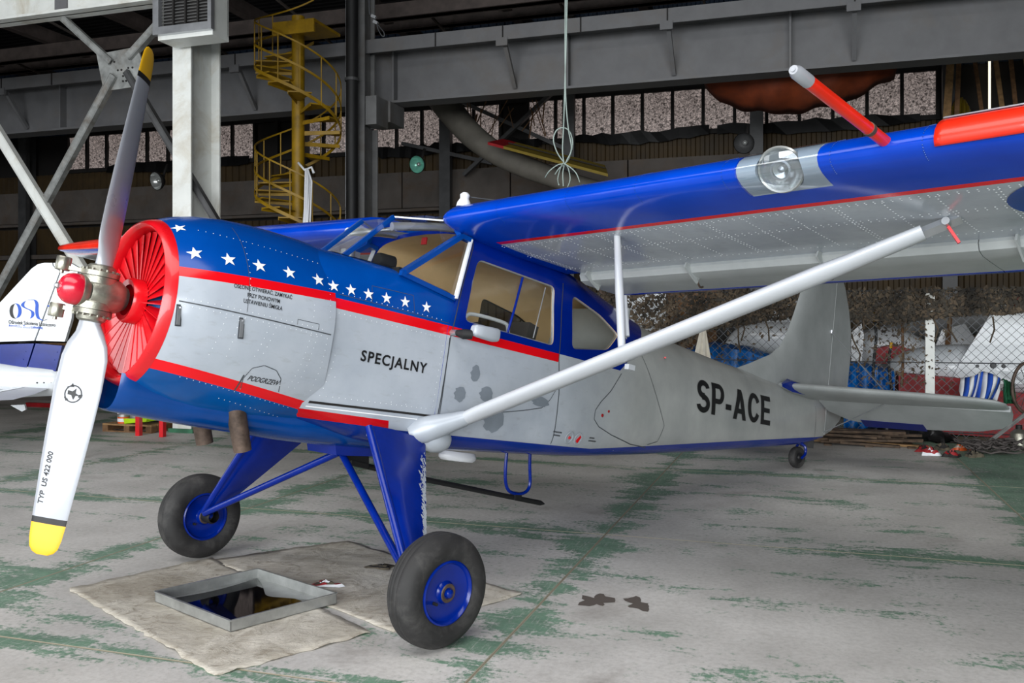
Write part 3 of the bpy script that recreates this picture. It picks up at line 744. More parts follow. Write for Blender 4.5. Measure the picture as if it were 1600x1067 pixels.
# chin scoop: open U-shaped intake under the ring
def uring(u, hw, top, bot, k=20):
    out = []
    for j in range(k + 1):
        a = math.pi * j / k
        e = .75
        cx, sx_ = math.cos(a), math.sin(a)
        out.append(Vector((u, hw * math.copysign(abs(cx) ** e, cx), top - (top - bot) * abs(sx_) ** e)))
    return out
secs = [(-1.415, .155, 1.18, .985), (-1.40, .165, 1.18, .975), (-1.33, .175, 1.16, .97), (-1.1, .205, 1.12, .955), (-.8, .24, 1.08, .94), (-.4, .27, 1.07, .925), (-.1, .29, 1.07, .925), (.25, .30, 1.05, .935), (.45, .26, 1.02, .97)]
sec_at = lambda u: [table(u, [s[0] for s in secs], [s[i] for s in secs]) for i in (1, 2, 3)]
b = MB(); outer = [uring(*s) for s in secs]; b.loft(outer, closed=False)
inn = [uring(-1.415, .155, 1.18, .985), uring(-1.33, .145, 1.17, 1.0), uring(-1.0, .13, 1.12, 1.02)]
b.loft(inn, closed=False); part(b, 'chin_intake', M['cowl_blue'], cowl, fix=False, label='blue scoop intake under the engine ring')
# decals on the cowling
for u, w in ((-1.306, 1.971), (-1.27, 1.835), (-1.106, 1.84), (-.937, 1.846), (-.756, 1.85), (-.565, 1.853)):
    decal(cowl_surf, star_shape(.043, .12), u, w, .003, name='white_star', mat=M['decal_white'], parent=cowl)
for s, w in (('OSŁONĘ OTWIERAĆ, ZAMYKAĆ', 1.708), ('PRZY PIONOWYM', 1.671), ('USTAWIENIU ŚMIGŁA', 1.636)):
    decal(cowl_surf, text_shape(s, .031, .0004, 0, 1.0, .74), -.915, w, .003, name='stencilled_notice', mat=M['decal_black'], parent=cowl)
decal(cowl_surf, text_shape('PODGRZEW', .046, .0004, .3, 1.0, .72), -.785, 1.245, .003, name='stencilled_notice', mat=M['decal_black'], parent=cowl)
line_on(cowl_surf, [(-1.33, 1.572), (-.47, 1.556)], .006, parent=cowl)
line_on(cowl_surf, [(-.70, 1.572), (-.70, 1.60), (-.56, 1.60), (-.56, 1.567)], .003, parent=cowl)
hatch = [(-.88, 1.185), (-.90, 1.24), (-.88, 1.30), (-.82, 1.325), (-.74, 1.31), (-.69, 1.27), (-.66, 1.2)]
line_on(cowl_surf, hatch, .004, parent=cowl); line_on(cowl_surf, [(-.905, 1.17), (-.905, 1.26)], .008, parent=cowl)
line_on(cowl_surf, [(-1.02, 2.05), (-1.0, 1.75), (-1.0, 1.58)], .0025, parent=cowl)
rv = MB()
for pts in ([(-1.30, 1.59), (-.5, 1.575)], [(-1.30, 1.553), (-.5, 1.54)], [(-1.03, 1.53), (-1.04, 1.3)], [(-1.1, 1.53), (-1.13, 1.3)], [(-.86, 1.53), (-.9, 1.33)], [(-.82, 1.53), (-.86, 1.35)], [(-.60, 1.53), (-.62, 1.2)], [(-.56, 1.53), (-.58, 1.2)], [(-.49, 1.53), (-.47, 1.2)], [(-1.22, 1.98), (-.5, 1.96)], [(-1.0, 1.97), (-.99, 1.62)], [(-.60, 1.70), (-.60, 1.6)], [(-.49, 1.95), (-.49, 1.62)], hatch, [(-.95, 1.12), (-.5, 1.06)], [(-1.2, 1.2), (-.5, 1.12)]):
    rivets_on(cowl_surf, pts, .033, .0028, rv)
part(rv, 'rivets', M['rivet'], cowl, kind='stuff', smooth=False, auto=None)
for u, w in ((-1.318, 1.5), (-1.012, 1.492)):
    p, n = cowl_surf.side(u, w); n = facing(n, Vector((0, 1, 0)))
    rot = Matrix.Rotation(-.1, 3, 'Y')
    b = MB(); b.box(p + n * .002, (.03, .006, .11), rot); l = part(b, 'latch_plate', M['seam'], cowl, smooth=False)
    b = MB(); b.box(p + n * .006, (.018, .01, .095), rot); b.lathe([(.006, 0), (.004, .006), (.001, .006)], p + n * .01 + Vector((0, 0, .04)), n, 8); part(b, 'latch', M['alu'], cowl, smooth=False)
# ---- engine front: shutters and crankcase
eng = MB(); eng.lathe([(.07, -1.31), (.16, -1.29), (.25, -1.24), (.33, -1.17), (.39, -1.08), (.45, -1.0)], (0, 0, WC), (1, 0, 0), 40); 
part(eng, 'crankcase', plain('engine_blue_paint', (16, 92, 160), .35, .1, .15, 8), cowl)
NPET = 30
for k in range(NPET):
    a = 2 * math.pi * k / NPET
    opened = 0.85 if k in (15, 16, 17) else (0.3 if k in (14, 18) else 0.0)     # a few hang open
    ca, sa = math.cos(a), math.sin(a); er = Vector((0, ca, sa)); et = Vector((0, -sa, ca)); ex = Vector((1, 0, 0))
    tw = -(R(9) + opened)
    c_ = et * math.cos(tw) + ex * math.sin(tw)
    r0, r1 = .115, .392; w0, w1 = .015, .047
    o_ = Vector((-1.335, 0, WC))
    q = [o_ + er * r0 - c_ * w0, o_ + er * r0 + c_ * w0, o_ + er * (r1 - .012) + c_ * w1, o_ + er * r1 + c_ * w1 * .55, o_ + er * r1 - c_ * w1]
    b = MB(); nrm = er.cross(c_).normalized(); b.prism(q, nrm * .0025)
    b.bar(q[1], q[2], .004, .006)
    part(b, 'shutter_blade', M['red'], cowl, smooth=False)
b = MB(); b.lathe([(.085, -1.40), (.112, -1.41), (.122, -1.395), (.122, -1.34), (.1, -1.33)], (0, 0, WC), (1, 0, 0), 36); part(b, 'shutter_hub_ring', M['red'], cowl)
# ---- exhausts
for s in (-1, 1):
    b = MB(); a_, c_ = Vector((-.78, s * .22, 1.08)), Vector((-.69, s * .22, .85)); d = (c_ - a_)
    b.tube([a_, a_ + d * .5, c_], [.055, .052, .05], 20, caps=False); b.tube([c_, a_ + d * .45], [.045, .045], 20, caps=False)
    part(b, 'exhaust_pipe', M['exhaust'])
# ---- propeller
pr = tag(empty('propeller', (-1.56, 0, WC), (R(2.5), 0, 0)), 'two-bladed grey propeller with yellow tips, upright'); pr.parent = ac
def blade(sg):
    st = [(.115, .055, .055, 46), (.16, .056, .05, 46), (.21, .075, .042, 46), (.27, .105, .034, 46), (.34, .12, .028, 45), (.5, .124, .023, 44.5), (.7, .118, .019, 44), (.9, .108, .015, 43.5), (1.1, .096, .012, 43), (1.2, .090, .011, 43), (1.27, .084, .010, 43), (1.315, .074, .009, 43), (1.338, .056, .007, 43), (1.35, .03, .004, 43)]
    rs = []; K = 20
    for r_, hc, ht_, pa in st:
        a = R(pa); ch = Vector((math.sin(a), math.cos(a) * sg, 0)); th_ = Vector((math.cos(a), -math.sin(a) * sg, 0))
        off = ch * (.012 if r_ > .2 else 0)
        rs.append([Vector((0, 0, sg * r_)) + off + ch * hc * math.cos(t_) + th_ * ht_ * math.sin(t_) * (1 if math.sin(t_) > 0 else .6) for t_ in [2 * math.pi * j / K for j in range(K)]])
    return rs, st
def cutloft(rs, st, r0, r1):
    out = []
    def at_r(r_):
        for i in range(len(st) - 1):
            if st[i][0] <= r_ <= st[i + 1][0]:
                t_ = (r_ - st[i][0]) / (st[i + 1][0] - st[i][0]); return [a.lerp(c, t_) for a, c in zip(rs[i], rs[i + 1])]
    out.append(at_r(r0)); out += [rs[i] for i in range(len(st)) if r0 < st[i][0] < r1]; out.append(at_r(r1)); return out
for sg in (1, -1):
    rs, st = blade(sg); b = MB(); b.loft(cutloft(rs, st, .115, 1.165), True, True); bl = part(b, 'propeller_blade', M['blade'], pr, auto=60)
    b = MB(); b.loft(cutloft(rs, st, 1.165, 1.195), True, True); part(b, 'black_band', M['decal_black'], pr, auto=60)
    b = MB(); b.loft(cutloft(rs, st, 1.195, 1.35), True, True); part(b, 'yellow_tip', M['yellow'], pr, auto=60)
    bs = MB(); bs.loft(rs); srf = BVHTree.FromPolygons([Vector(v) for v in bs.v], bs.f)
    def onblade(shape, r_, name, rot, dc=0.0, mat=M['decal_black']):
        a = R(43.5); ch = Vector((math.sin(a), math.cos(a) * sg, 0)); fr = Vector((-math.cos(a), math.sin(a) * sg, 0))
        vs = []
        for x, y in shape[0]:
            cx, cy = x * math.cos(rot) - y * math.sin(rot), x * math.sin(rot) + y * math.cos(rot)
            q = Vector((0, 0, sg * (r_ - cy * 1.0))) + ch * (cx + dc)
            h = srf.ray_cast(q + fr * .2, -fr); vs.append((h[0] if h[0] else q) + fr * .002)
        bb = MB(); bb.add(vs, shape[1]); bb.build(name, mat, pr, fix=False)
    if sg == -1:
        def flipx(s): return s
        onblade(text_shape('TYP  US 422 000', .038, .0006, .12), .97, 'blade_marking', R(90), -.05)
        n = 28; rg = ([((.046 if k < n else .040) * math.cos(2 * math.pi * k / n), (.046 if k < n else .040) * math.sin(2 * math.pi * k / n)) for k in range(2 * n)], [(k, (k + 1) % n, n + (k + 1) % n, n + k) for k in range(n)])
        onblade(rg, .53, 'blade_emblem', 0, -.0)
        em = ([(-.03, .015), (-.005, .012), (.012, .03), (.012, .006), (.035, -.006), (.014, -.008), (.006, -.03), (-.008, -.008), (-.028, -.006), (-.045, .03), (-.02, .04), (-.012, .055), (.0, .035), (-.045, -.02), (-.02, -.03), (-.03, -.042), (.03, .0), (.05, .004), (.046, -.016), (.028, -.014)],
              [(0, 1, 2, 3, 4, 5, 6, 7, 8), (9, 10, 11, 12), (13, 14, 15), (16, 17, 18, 19)])
        onblade(em, .53, 'blade_emblem', 0, 0)
    # ferrule and clamp collar
    b = MB(); b.lathe([(.062, .085), (.095, .088), (.098, .112), (.075, .118), (.07, .14), (.056, .15)], (0, 0, 0), (0, 0, sg), 32); part(b, 'blade_collar', M['steel'], pr)
    for k in range(16):
        a = 2 * math.pi * k / 16; bb = MB(); bb.lathe([(.008, 0), (.008, .012), (.001, .012)], (.088 * math.cos(a), .088 * math.sin(a), sg * .112), (0, 0, sg), 6); part(bb, 'bolt', M['steel'], pr, smooth=False)
    # counterweight on its arm, ahead of the hub
    cw_o = Vector((-.17, .06 * sg, sg * .12)) if sg == 1 else Vector((-.15, .07, sg * .12))
    b = MB(); b.bar((-.02, 0, sg * .105), cw_o * .93 + Vector((0, 0, sg * -.01)), .045, .02); part(b, 'counterweight_arm', M['steel'], pr, smooth=False)
    b = MB(); b.lathe([(.001, -.035), (.034, -.035), (.037, -.03), (.037, .03), (.034, .035), (.001, .035)], cw_o, (0, 0, 1), 24); b.lathe([(.011, -.05), (.011, -.034)], cw_o, (0, 0, 1), 10, caps=True); part(b, 'counterweight', M['steel'], pr)
b = MB(); b.lathe([(.001, -.095), (.07, -.095), (.092, -.085), (.095, -.05), (.088, -.04), (.088, .04), (.095, .05), (.092, .085), (.07, .095), (.001, .095)], (0, 0, 0), (0, 0, 1), 40); part(b, 'hub_barrel', M['steel'], pr)
b = MB(); b.lathe([(.001, .15), (.06, .15), (.085, .11), (.104, .06), (.106, .0), (.09, -.05)], (0, 0, 0), (1, 0, 0), 32); part(b, 'hub_housing', M['steel'], pr)
b = MB(); b.lathe([(.08, .05), (.086, .075), (.086, .09), (.07, .095)], (0, 0, 0), (-1, 0, 0), 32); part(b, 'hub_flange', M['steel'], pr)
b = MB(); b.lathe([(.078, .085), (.082, .10), (.081, .13), (.072, .155), (.055, .175), (.034, .186), (.03, .184), (.028, .188), (.001, .19)], (0, 0, 0), (-1, 0, 0), 36); part(b, 'spinner_cap', plain('raspberry_red_enamel', (205, 18, 48), .28, 0, .04, 5, .5), pr, label='small round red cap')
b = MB(); b.lathe([(.016, .186), (.016, .2), (.01, .21), (.001, .21)], (0, 0, 0), (-1, 0, 0), 6); part(b, 'cap_nut', M['alu'], pr, smooth=False)

# ---- fuselage lofts
def half(ctrl, m=4):
    pts = catmull([(c[0], c[1], 0) for c in ctrl], m); pts[0].x = 0; pts[-1].x = 0
    return pts
def section(u, ctrl, shear=None):
    h = half(ctrl); full = [(-p.x, p.y) for p in h] + [(p.x, p.y) for p in reversed(h[1:-1])]
    return [Vector((u + (shear(w) if shear else 0), y, w)) for y, w in full]
def interp_sections(st, per):
    out = []
    us = [s[0] for s in st]
    for i in range(len(st) - 1):
        n = per
        for k in range(n):
            t_ = k / n; u = lerp(us[i], us[i + 1], t_)
            c = []
            for j in range(len(st[0][1])):
                p0, p1, p2, p3 = [Vector(st[max(0, min(len(st) - 1, q))][1][j]) for q in (i - 1, i, i + 1, i + 2)]
                h = us[i + 1] - us[i]
                m1 = (p2 - p0) / max(1e-6, us[min(i + 1, len(us) - 1)] - us[max(i - 1, 0)]); m2 = (p3 - p1) / max(1e-6, us[min(i + 2, len(us) - 1)] - us[i])
                v = p1 * (2 * t_ ** 3 - 3 * t_ ** 2 + 1) + m1 * h * (t_ ** 3 - 2 * t_ ** 2 + t_) + p2 * (-2 * t_ ** 3 + 3 * t_ ** 2) + m2 * h * (t_ ** 3 - t_ ** 2)
                c.append((v.x, v.y))
            out.append((u, c))
    out.append(st[-1]); return out
circ = [(.545 * math.cos(R(a)), WC + .545 * math.sin(R(a))) for a in (-90, -67.5, -45, -22.5, 0, 22.5, 45, 67.5, 90)]
FWD = [(-.62, circ), (-.42, [(0, 1.02), (.21, 1.05), (.40, 1.15), (.515, 1.36), (.545, 1.58), (.52, 1.80), (.42, 1.98), (.23, 2.085), (0, 2.12)]),
       (.05, [(0, .975), (.26, .985), (.45, 1.04), (.54, 1.24), (.552, 1.55), (.545, 1.80), (.49, 2.01), (.27, 2.09), (0, 2.115)]),
       (.46, [(0, .97), (.30, .975), (.485, 1.03), (.548, 1.2), (.556, 1.5), (.553, 1.76), (.525, 1.955), (.30, 2.05), (0, 2.08)])]
b = MB(); fs = [section(u, c) for u, c in interp_sections(FWD, 6)]; b.loft(fs, True, True)
fwd_surf = Surf(b.v, b.f); fwd = part(b, 'nose_section', M['hull_paint'], auto=50)
CAB = [(.40, [(0, .97), (.30, .975), (.49, 1.03), (.55, 1.2), (.557, 1.75), (.53, 2.1), (.50, 2.38), (.30, 2.46), (0, 2.48)]),
       (1.0, [(0, 1.0), (.30, 1.005), (.48, 1.055), (.548, 1.22), (.555, 1.75), (.525, 2.1), (.49, 2.38), (.30, 2.46), (0, 2.48)]),
       (1.6, [(0, 1.03), (.30, 1.035), (.47, 1.085), (.54, 1.25), (.545, 1.75), (.51, 2.1), (.465, 2.36), (.28, 2.46), (0, 2.48)]),
       (2.1, [(0, 1.06), (.28, 1.065), (.44, 1.12), (.51, 1.3), (.51, 1.75), (.47, 2.05), (.385, 2.29), (.2, 2.42), (0, 2.455)]),
       (2.6, [(0, 1.10), (.26, 1.11), (.41, 1.17), (.47, 1.35), (.465, 1.75), (.42, 1.98), (.31, 2.19), (.15, 2.335), (0, 2.375)]),
       (3.2, [(0, 1.16), (.22, 1.17), (.35, 1.23), (.405, 1.4), (.40, 1.72), (.36, 1.94), (.25, 2.12), (.11, 2.235), (0, 2.275)]),
       (4.2, [(0, 1.27), (.16, 1.28), (.255, 1.34), (.30, 1.48), (.295, 1.73), (.265, 1.92), (.18, 2.08), (.08, 2.175), (0, 2.205)]),
       (5.4, [(0, 1.41), (.09, 1.42), (.15, 1.47), (.18, 1.57), (.178, 1.76), (.16, 1.92), (.11, 2.06), (.05, 2.14), (0, 2.17)]),
       (6.4, [(0, 1.545), (.05, 1.55), (.08, 1.58), (.097, 1.65), (.097, 1.8), (.09, 1.93), (.065, 2.05), (.03, 2.12), (0, 2.14)]),
       (6.93, [(0, 1.66), (.025, 1.665), (.04, 1.68), (.048, 1.72), (.05, 1.84), (.048, 1.95), (.04, 2.04), (.02, 2.1), (0, 2.11)])]
shear = lambda w: max(0, w - 1.75) * .22
secs_ = interp_sections(CAB, 6)
b = MB(); b.loft([section(u, c, (lambda w, u=u: shear(w) * max(0, 1 - (u - .40) / .5))) for u, c in secs_], True, False)
b.f.append(tuple(range(len(b.v) - len(section(*secs_[-1])), len(b.v)))); b.m.append(0)
hull_surf = Surf(b.v, b.f)
hull = part(b, 'fuselage', [M['hull_paint'], M['beige'], M['gear_blue']], auto=50)
s = hull.modifiers.new('s', 'SOLIDIFY'); s.thickness = .028; s.offset = -1; s.material_offset = 1; s.material_offset_rim = 2
def round_poly(pts, r, k=4):
    out = []; n = len(pts)
    for i in range(n):
        p, a, c = Vector(pts[i]), Vector(pts[i - 1]), Vector(pts[(i + 1) % n])
        d1 = (a - p).normalized(); d2 = (c - p).normalized()
        for j in range(k + 1):
            t_ = j / k; q1 = p + d1 * r * (1 - t_); q2 = p + d2 * r * t_
            out.append(q1.lerp(q2, t_))
    return out
DOORW = round_poly([(.605, 2.26), (1.405, 2.25), (1.425, 1.82), (.535, 1.83)], .05)
REARW = round_poly([(1.625, 2.235), (2.03, 2.165), (2.30, 2.06), (2.11, 1.905), (1.645, 1.835)], .05)
for poly in (DOORW, REARW):
    c = MB(); c.prism([(p.x, -1.2, p.y) for p in poly], (0, 1.2 if poly is DOORW else 2.4, 0)); co = c.build('cut', M['beige']); co.parent = ac
    m = hull.modifiers.new('b', 'BOOLEAN'); m.operation = 'DIFFERENCE'; m.object = co; m.solver = 'EXACT'
dg = bpy.context.evaluated_depsgraph_get(); nm = bpy.data.meshes.new_from_object(hull.evaluated_get(dg))
hull.modifiers.clear(); hull.data = nm
for o in [o for o in bpy.data.objects if o.name.startswith('cut')]: bpy.data.objects.remove(o)
hull.data.polygons.foreach_set('use_smooth', [True] * len(hull.data.polygons)); hull.data.set_sharp_from_angle(angle=R(50))
# window panes and rubber edges
for sg in (-1, 1):
    for poly, nm_ in ((DOORW, 'door_window'), (REARW, 'rear_window')):
        if sg == 1 and poly is DOORW: continue
        ring_ = []
        for p in poly:
            h, n = hull_surf.side(p.x, p.y, sg); ring_.append(h - Vector((0, sg * .012, 0)))
        b = MB(); b.prism(ring_, (0, -sg * .003, 0)); pn = part(b, nm_, M['glass'], smooth=False)
        b = MB(); b.tube(ring_ + [ring_[0]], .009, 6); part(b, 'window_seal', M['alu'] if sg == -1 else M['black'], pn)
# door outline, rear hatch line, lower arcs
line_on(hull_surf, [(.425, 1.2), (.43, 1.70), (.47, 1.95), (.555, 2.36)], .008)
line_on(hull_surf, [(1.50, 2.30), (1.50, 1.74), (1.545, 1.5), (1.57, 1.13)], .008)
line_on(hull_surf, [(.72, 1.255), (.95, 1.285), (1.2, 1.33), (1.38, 1.37), (1.46, 1.44), (1.51, 1.52)], .005)
line_on(hull_surf, [(2.33, 1.755), (2.2, 1.60), (2.08, 1.50), (2.02, 1.43), (2.02, 1.36), (2.1, 1.31), (2.3, 1.265), (2.62, 1.22), (2.9, 1.215)], .007)
line_on(hull_surf, [(2.62, 2.0), (3.1, 1.42), (3.05, 1.28), (2.9, 1.24)], .006)
line_on(hull_surf, [(.44, 1.1), (.425, 1.7)], .006)
line_on(hull_surf, [(6.62, 2.0), (6.64, 1.62)], .006)
# side panel on the nose section
line_on(fwd_surf, [(-.44, 1.172), (.40, 1.195)], .014, 'panel_gap', M['dark']); line_on(fwd_surf, [(-.44, 1.146), (.42, 1.165)], .006, 'panel_gap', M['decal_white'])
line_on(fwd_surf, [(.40, 1.195), (.425, 1.22), (.43, 1.7)], .006)
line_on(fwd_surf, [(-.43, 1.80), (.42, 1.79)], .003); line_on(fwd_surf, [(-.2, 1.80), (-.2, 1.9), (.1, 1.905), (.12, 1.80)], .003)
rv = MB()
for pts in ([(-.40, 1.45), (-.40, 1.22)], [(-.36, 1.33), (-.3, 1.33)], [(-.40, 1.215), (.36, 1.235)], [(.37, 1.25), (.38, 1.68)], [(-.42, 1.69), (.38, 1.69)], [(.05, 1.29), (.16, 1.29)], [(.05, 1.24), (.05, 1.29)], [(.16, 1.24), (.16, 1.29)], [(-.40, 1.81), (.38, 1.80)]): rivets_on(fwd_surf, pts, .038, .003, rv)
part(rv, 'rivets', M['rivet'], fwd, kind='stuff', smooth=False, auto=None)
for u, w in ((-.461, 1.84), (-.346, 1.842), (-.226, 1.843), (-.098, 1.846), (.04, 1.851), (.207, 1.853)):
    decal(fwd_surf, star_shape(.038, .1), u, w, .004, name='white_star', mat=M['decal_white'], parent=fwd)
decal(fwd_surf, text_shape('SPECJALNY', .088, .0022, 0, 1.18), .02, 1.475, .004, name='stencilled_word', mat=M['decal_black'], parent=fwd)
def heavy(word, W, Hh, gap):
    """heavy sans capitals from bars and arcs; each letter 1 high"""
    def rect(x0, y0, x1, y1): return [(x0, y0), (x1, y0), (x1, y1), (x0, y1)], [(0, 1, 2, 3)]
    def arc(cx, cy, rx, ry, t, a0, a1, n=14, ty=None):
        ty = ty or t; vs = []
        for k in range(n + 1):
            a = R(lerp(a0, a1, k / n)); vs += [(cx + rx * math.cos(a), cy + ry * math.sin(a)), (cx + (rx - t) * math.cos(a), cy + (ry - ty) * math.sin(a))]
        return vs, [(2 * k, 2 * k + 1, 2 * k + 3, 2 * k + 2) for k in range(n)]
    G = {'S': (.70, [arc(.35, .72, .33, .28, .19, 15, 180, ty=.17), arc(.35, .72, .33, .285, .19, 180, 290, ty=.17), arc(.35, .28, .35, .285, .19, 112, -5, ty=.17), arc(.35, .28, .35, .28, .19, -5, -168, ty=.17)]),
         'P': (.68, [rect(0, 0, .2, 1), rect(.2, .84, .40, 1), rect(.2, .36, .40, .52), arc(.40, .68, .28, .32, .19, 90, -90, ty=.16)]),
         '-': (.34, [rect(0, .24, .32, .42)]),
         'A': (.78, [([(0, 0), (.21, 0), (.49, 1), (.28, 1)], [(0, 1, 2, 3)]), ([(.57, 0), (.78, 0), (.50, 1), (.29, 1)], [(0, 1, 2, 3)]), rect(.2, .2, .58, .36)]),
         'C': (.74, [arc(.38, .5, .38, .5, .2, 28, 332, 28, ty=.17)]),
         'E': (.62, [rect(0, 0, .2, 1), rect(.2, .83, .60, 1), rect(.2, .42, .56, .58), rect(.2, 0, .62, .17)])}
    vs, fs, x = [], [], 0
    for ch in word:
        w_, parts_ = G[ch]
        for v, f in parts_:
            o = len(vs); vs += [(x + a_, b__) for a_, b__ in v]; fs += [tuple(i + o for i in q) for q in f]
        x += w_ + gap
    x -= gap
    return [((a_ / x - .5) * W, (b__ - .5) * Hh + (a_ / x - .5) * W * .032) for a_, b__ in vs], fs
ts = heavy('SP-ACE', 1.70, .30, .10)
decal(hull_surf, ts, 4.50, 1.775, .006, name='registration_letters', mat=M['decal_black'], parent=hull)
for u, rows_ in ((1.60, ((-.05, .05, .010), (-.035, .04, -.014))), (2.06, ((-.05, .01, .010), (-.05, .05, -.014)))):      # notices too small to read: rows of tiny strokes
    vs_, fs_ = [], []
    for x0, x1, y0 in rows_:
        x = x0
        while x < x1:
            o_ = len(vs_); vs_ += [(x, y0), (x + .005, y0), (x + .005, y0 + .011), (x, y0 + .011)]; fs_.append((o_, o_ + 1, o_ + 2, o_ + 3)); x += .0085
    decal(hull_surf, (vs_, fs_), u, 1.205, .004, name='stencilled_notice', mat=M['decal_black'], parent=hull)
for u in (1.755, 1.87):
    p, n = hull_surf.side(u, 1.195); n = facing(n, Vector((0, 1, 0)))
    b = MB(); b.lathe([(.045, 0), (.05, .003), (.045, .006), (.035, .005), (.034, .002), (.001, .002)], p, n, 24); so = part(b, 'service_socket', M['silver'])
    b = MB(); b.lathe([(.013, 0), (.01, .01), (.001, .01)], p, n, 12) if u < 1.8 else b.box(p + n * .006, (.02, .008, .06), Matrix.Rotation(.7, 3, 'Y')); part(b, 'socket_cap', M['red'], so)
for u, w, rr_ in ((2.12, 1.40, .013), (2.20, 1.44, .010)):
    p, n = hull_surf.side(u, w); n = facing(n, Vector((0, 1, 0))); b = MB(); b.lathe([(rr_, 0), (rr_, .006), (.001, .008)], p, n, 12); part(b, 'hatch_button', M['dark_red'], smooth=False)
p, n = hull_surf.side(3.1, 2.0); b = MB(); b.bar(p, p + Vector((-.03, -.03, .0)), .012, .012); part(b, 'red_vent', M['red'], smooth=False)

M['filler'] = plain('grey_filler', (122, 130, 139), .55, 0, .05, 8)
random.seed(6)
for u, w, ru, rw in ((.69, 1.51, .04, .055), (.58, 1.36, .05, .05), (.815, 1.39, .06, .05), (.92, 1.24, .10, .09), (1.36, 1.41, .09, .035)):
    n = 18; sh = [(ru * math.cos(2 * math.pi * k / n) * (1 + .15 * math.sin(3 * k) + random.uniform(-.08, .08)), rw * math.sin(2 * math.pi * k / n) * (1 + random.uniform(-.1, .1))) for k in range(n)]
    decal(hull_surf, ([(0, 0)] + sh, [(0, 1 + k, 1 + (k + 1) % n) for k in range(n)]), u, w, .002, name='filler_patch', mat=M['filler'], parent=hull)
# ---- windscreen: bars and panes
B1, T1 = Vector((-.205, -.17, 2.095)), Vector((.135, -.17, 2.445))
B0, T0 = Vector((-.205, .17, 2.095)), Vector((.135, .17, 2.445))
B2, T2 = Vector((0.02, -.505, 2.035)), Vector((.445, -.50, 2.375))
RW = Vector((.42, -.42, 2.475)); C3 = Vector((.455, -.535, 1.965)); TD = Vector((.53, -.505, 2.365))
mir = lambda v: Vector((v.x, -v.y, v.z))
for a, c, w_, h_ in ((B1, T1, .022, .03), (B0, T0, .022, .03)):
    b = MB(); b.bar(a, c, w_, h_, up=(1, 0, 0)); part(b, 'windscreen_bar', M['blue'], smooth=False)
for f_ in (lambda v: v, mir):
    b = MB(); b.bar(f_(B2), f_(T2), .03, .062, up=(0, 1, 0)); part(b, 'windscreen_pillar', M['blue'], smooth=False)
    b = MB(); b.bar(f_(T1), f_(RW), .01, .01); part(b, 'roof_edge', M['alu'], smooth=False)
    b = MB(); b.bar(f_(T2), f_(RW), .03, .03); b.bar(f_(T2), f_(TD), .03, .05, up=(0, 1, 0)); part(b, 'roof_corner', M['blue'], smooth=False)
    b = MB(); b.bar(f_(Vector((.43, -.555, 1.955))), f_(Vector((.525, -.515, 2.37))), .012, .032, up=(0, 1, 0)); part(b, 'white_strip', M['white'], smooth=False)
    b = MB(); b.bar(f_(B2 + Vector((-.02, 0, -.01))), f_(C3 + Vector((-.02, 0, -.01))), .03, .035, up=(0, 1, 0)); part(b, 'window_sill', M['blue'], smooth=False)
    m_ = [f_(B1), f_(B2), f_(T2), f_(RW), f_(T1)]
    b = MB(); b.add(m_ , [(0, 1, 2, 3), (0, 3, 4)]); part(b, 'quarter_pane', M['glass'], smooth=False, fix=False)
    b = MB(); b.add([f_(B2), f_(C3), f_(TD), f_(T2)], [(0, 1, 2, 3)]); part(b, 'side_pane', M['glass'], smooth=False, fix=False)
b = MB(); b.add([B1, T1, T0, B0], [(0, 1, 2, 3)]); part(b, 'front_pane', M['glass'], smooth=False, fix=False)
rc = [Vector((.40, 0, 2.545)), Vector((.72, 0, 2.61))]
b = MB(); b.add([T1, RW, Vector((.72, -.42, 2.56)), Vector((.72, -.15, 2.60)), Vector((.40, -.17, 2.53)), T0, Vector((.40, .17, 2.53)), Vector((.72, .15, 2.60)), Vector((.72, .42, 2.56)), mir(RW)],
                [(0, 1, 4), (1, 2, 3, 4), (0, 4, 6, 5), (4, 3, 7, 6), (5, 6, 9), (9, 6, 7, 8)]); part(b, 'roof_pane', M['glass'], smooth=False, fix=False)
for s in (-1, 1):
    b = MB(); b.tube([(.08, s * .24, 2.36), (.4, s * .30, 2.44), (.75, s * .36, 2.50)], .028, 12); part(b, 'roof_tube', M['alu'])
b = MB(); b.tube([(.10, -.26, 2.35), (.10, .26, 2.35)], .014, 10); part(b, 'cross_tube', M['alu'])
h_, n_ = fwd_surf.side(-.2, 2.0)
b = MB()
tops = []
for u, y0, y1 in ((-.30, -.08, -.20), (-.22, -.16, -.27), (-.12, -.25, -.335), (-.02, -.33, -.385), (.06, -.385, -.415)):
    row = []
    for y in (y0, y1):
        h, n = fwd_surf.hit(Vector((u, y, 3)), Vector((0, 0, -1))); row.append(h + Vector((0, -.001, .004)))
    tops.append(row)
b.loft(tops, closed=False); part(b, 'antiglare_strip', M['decal_black'], smooth=False, fix=False)
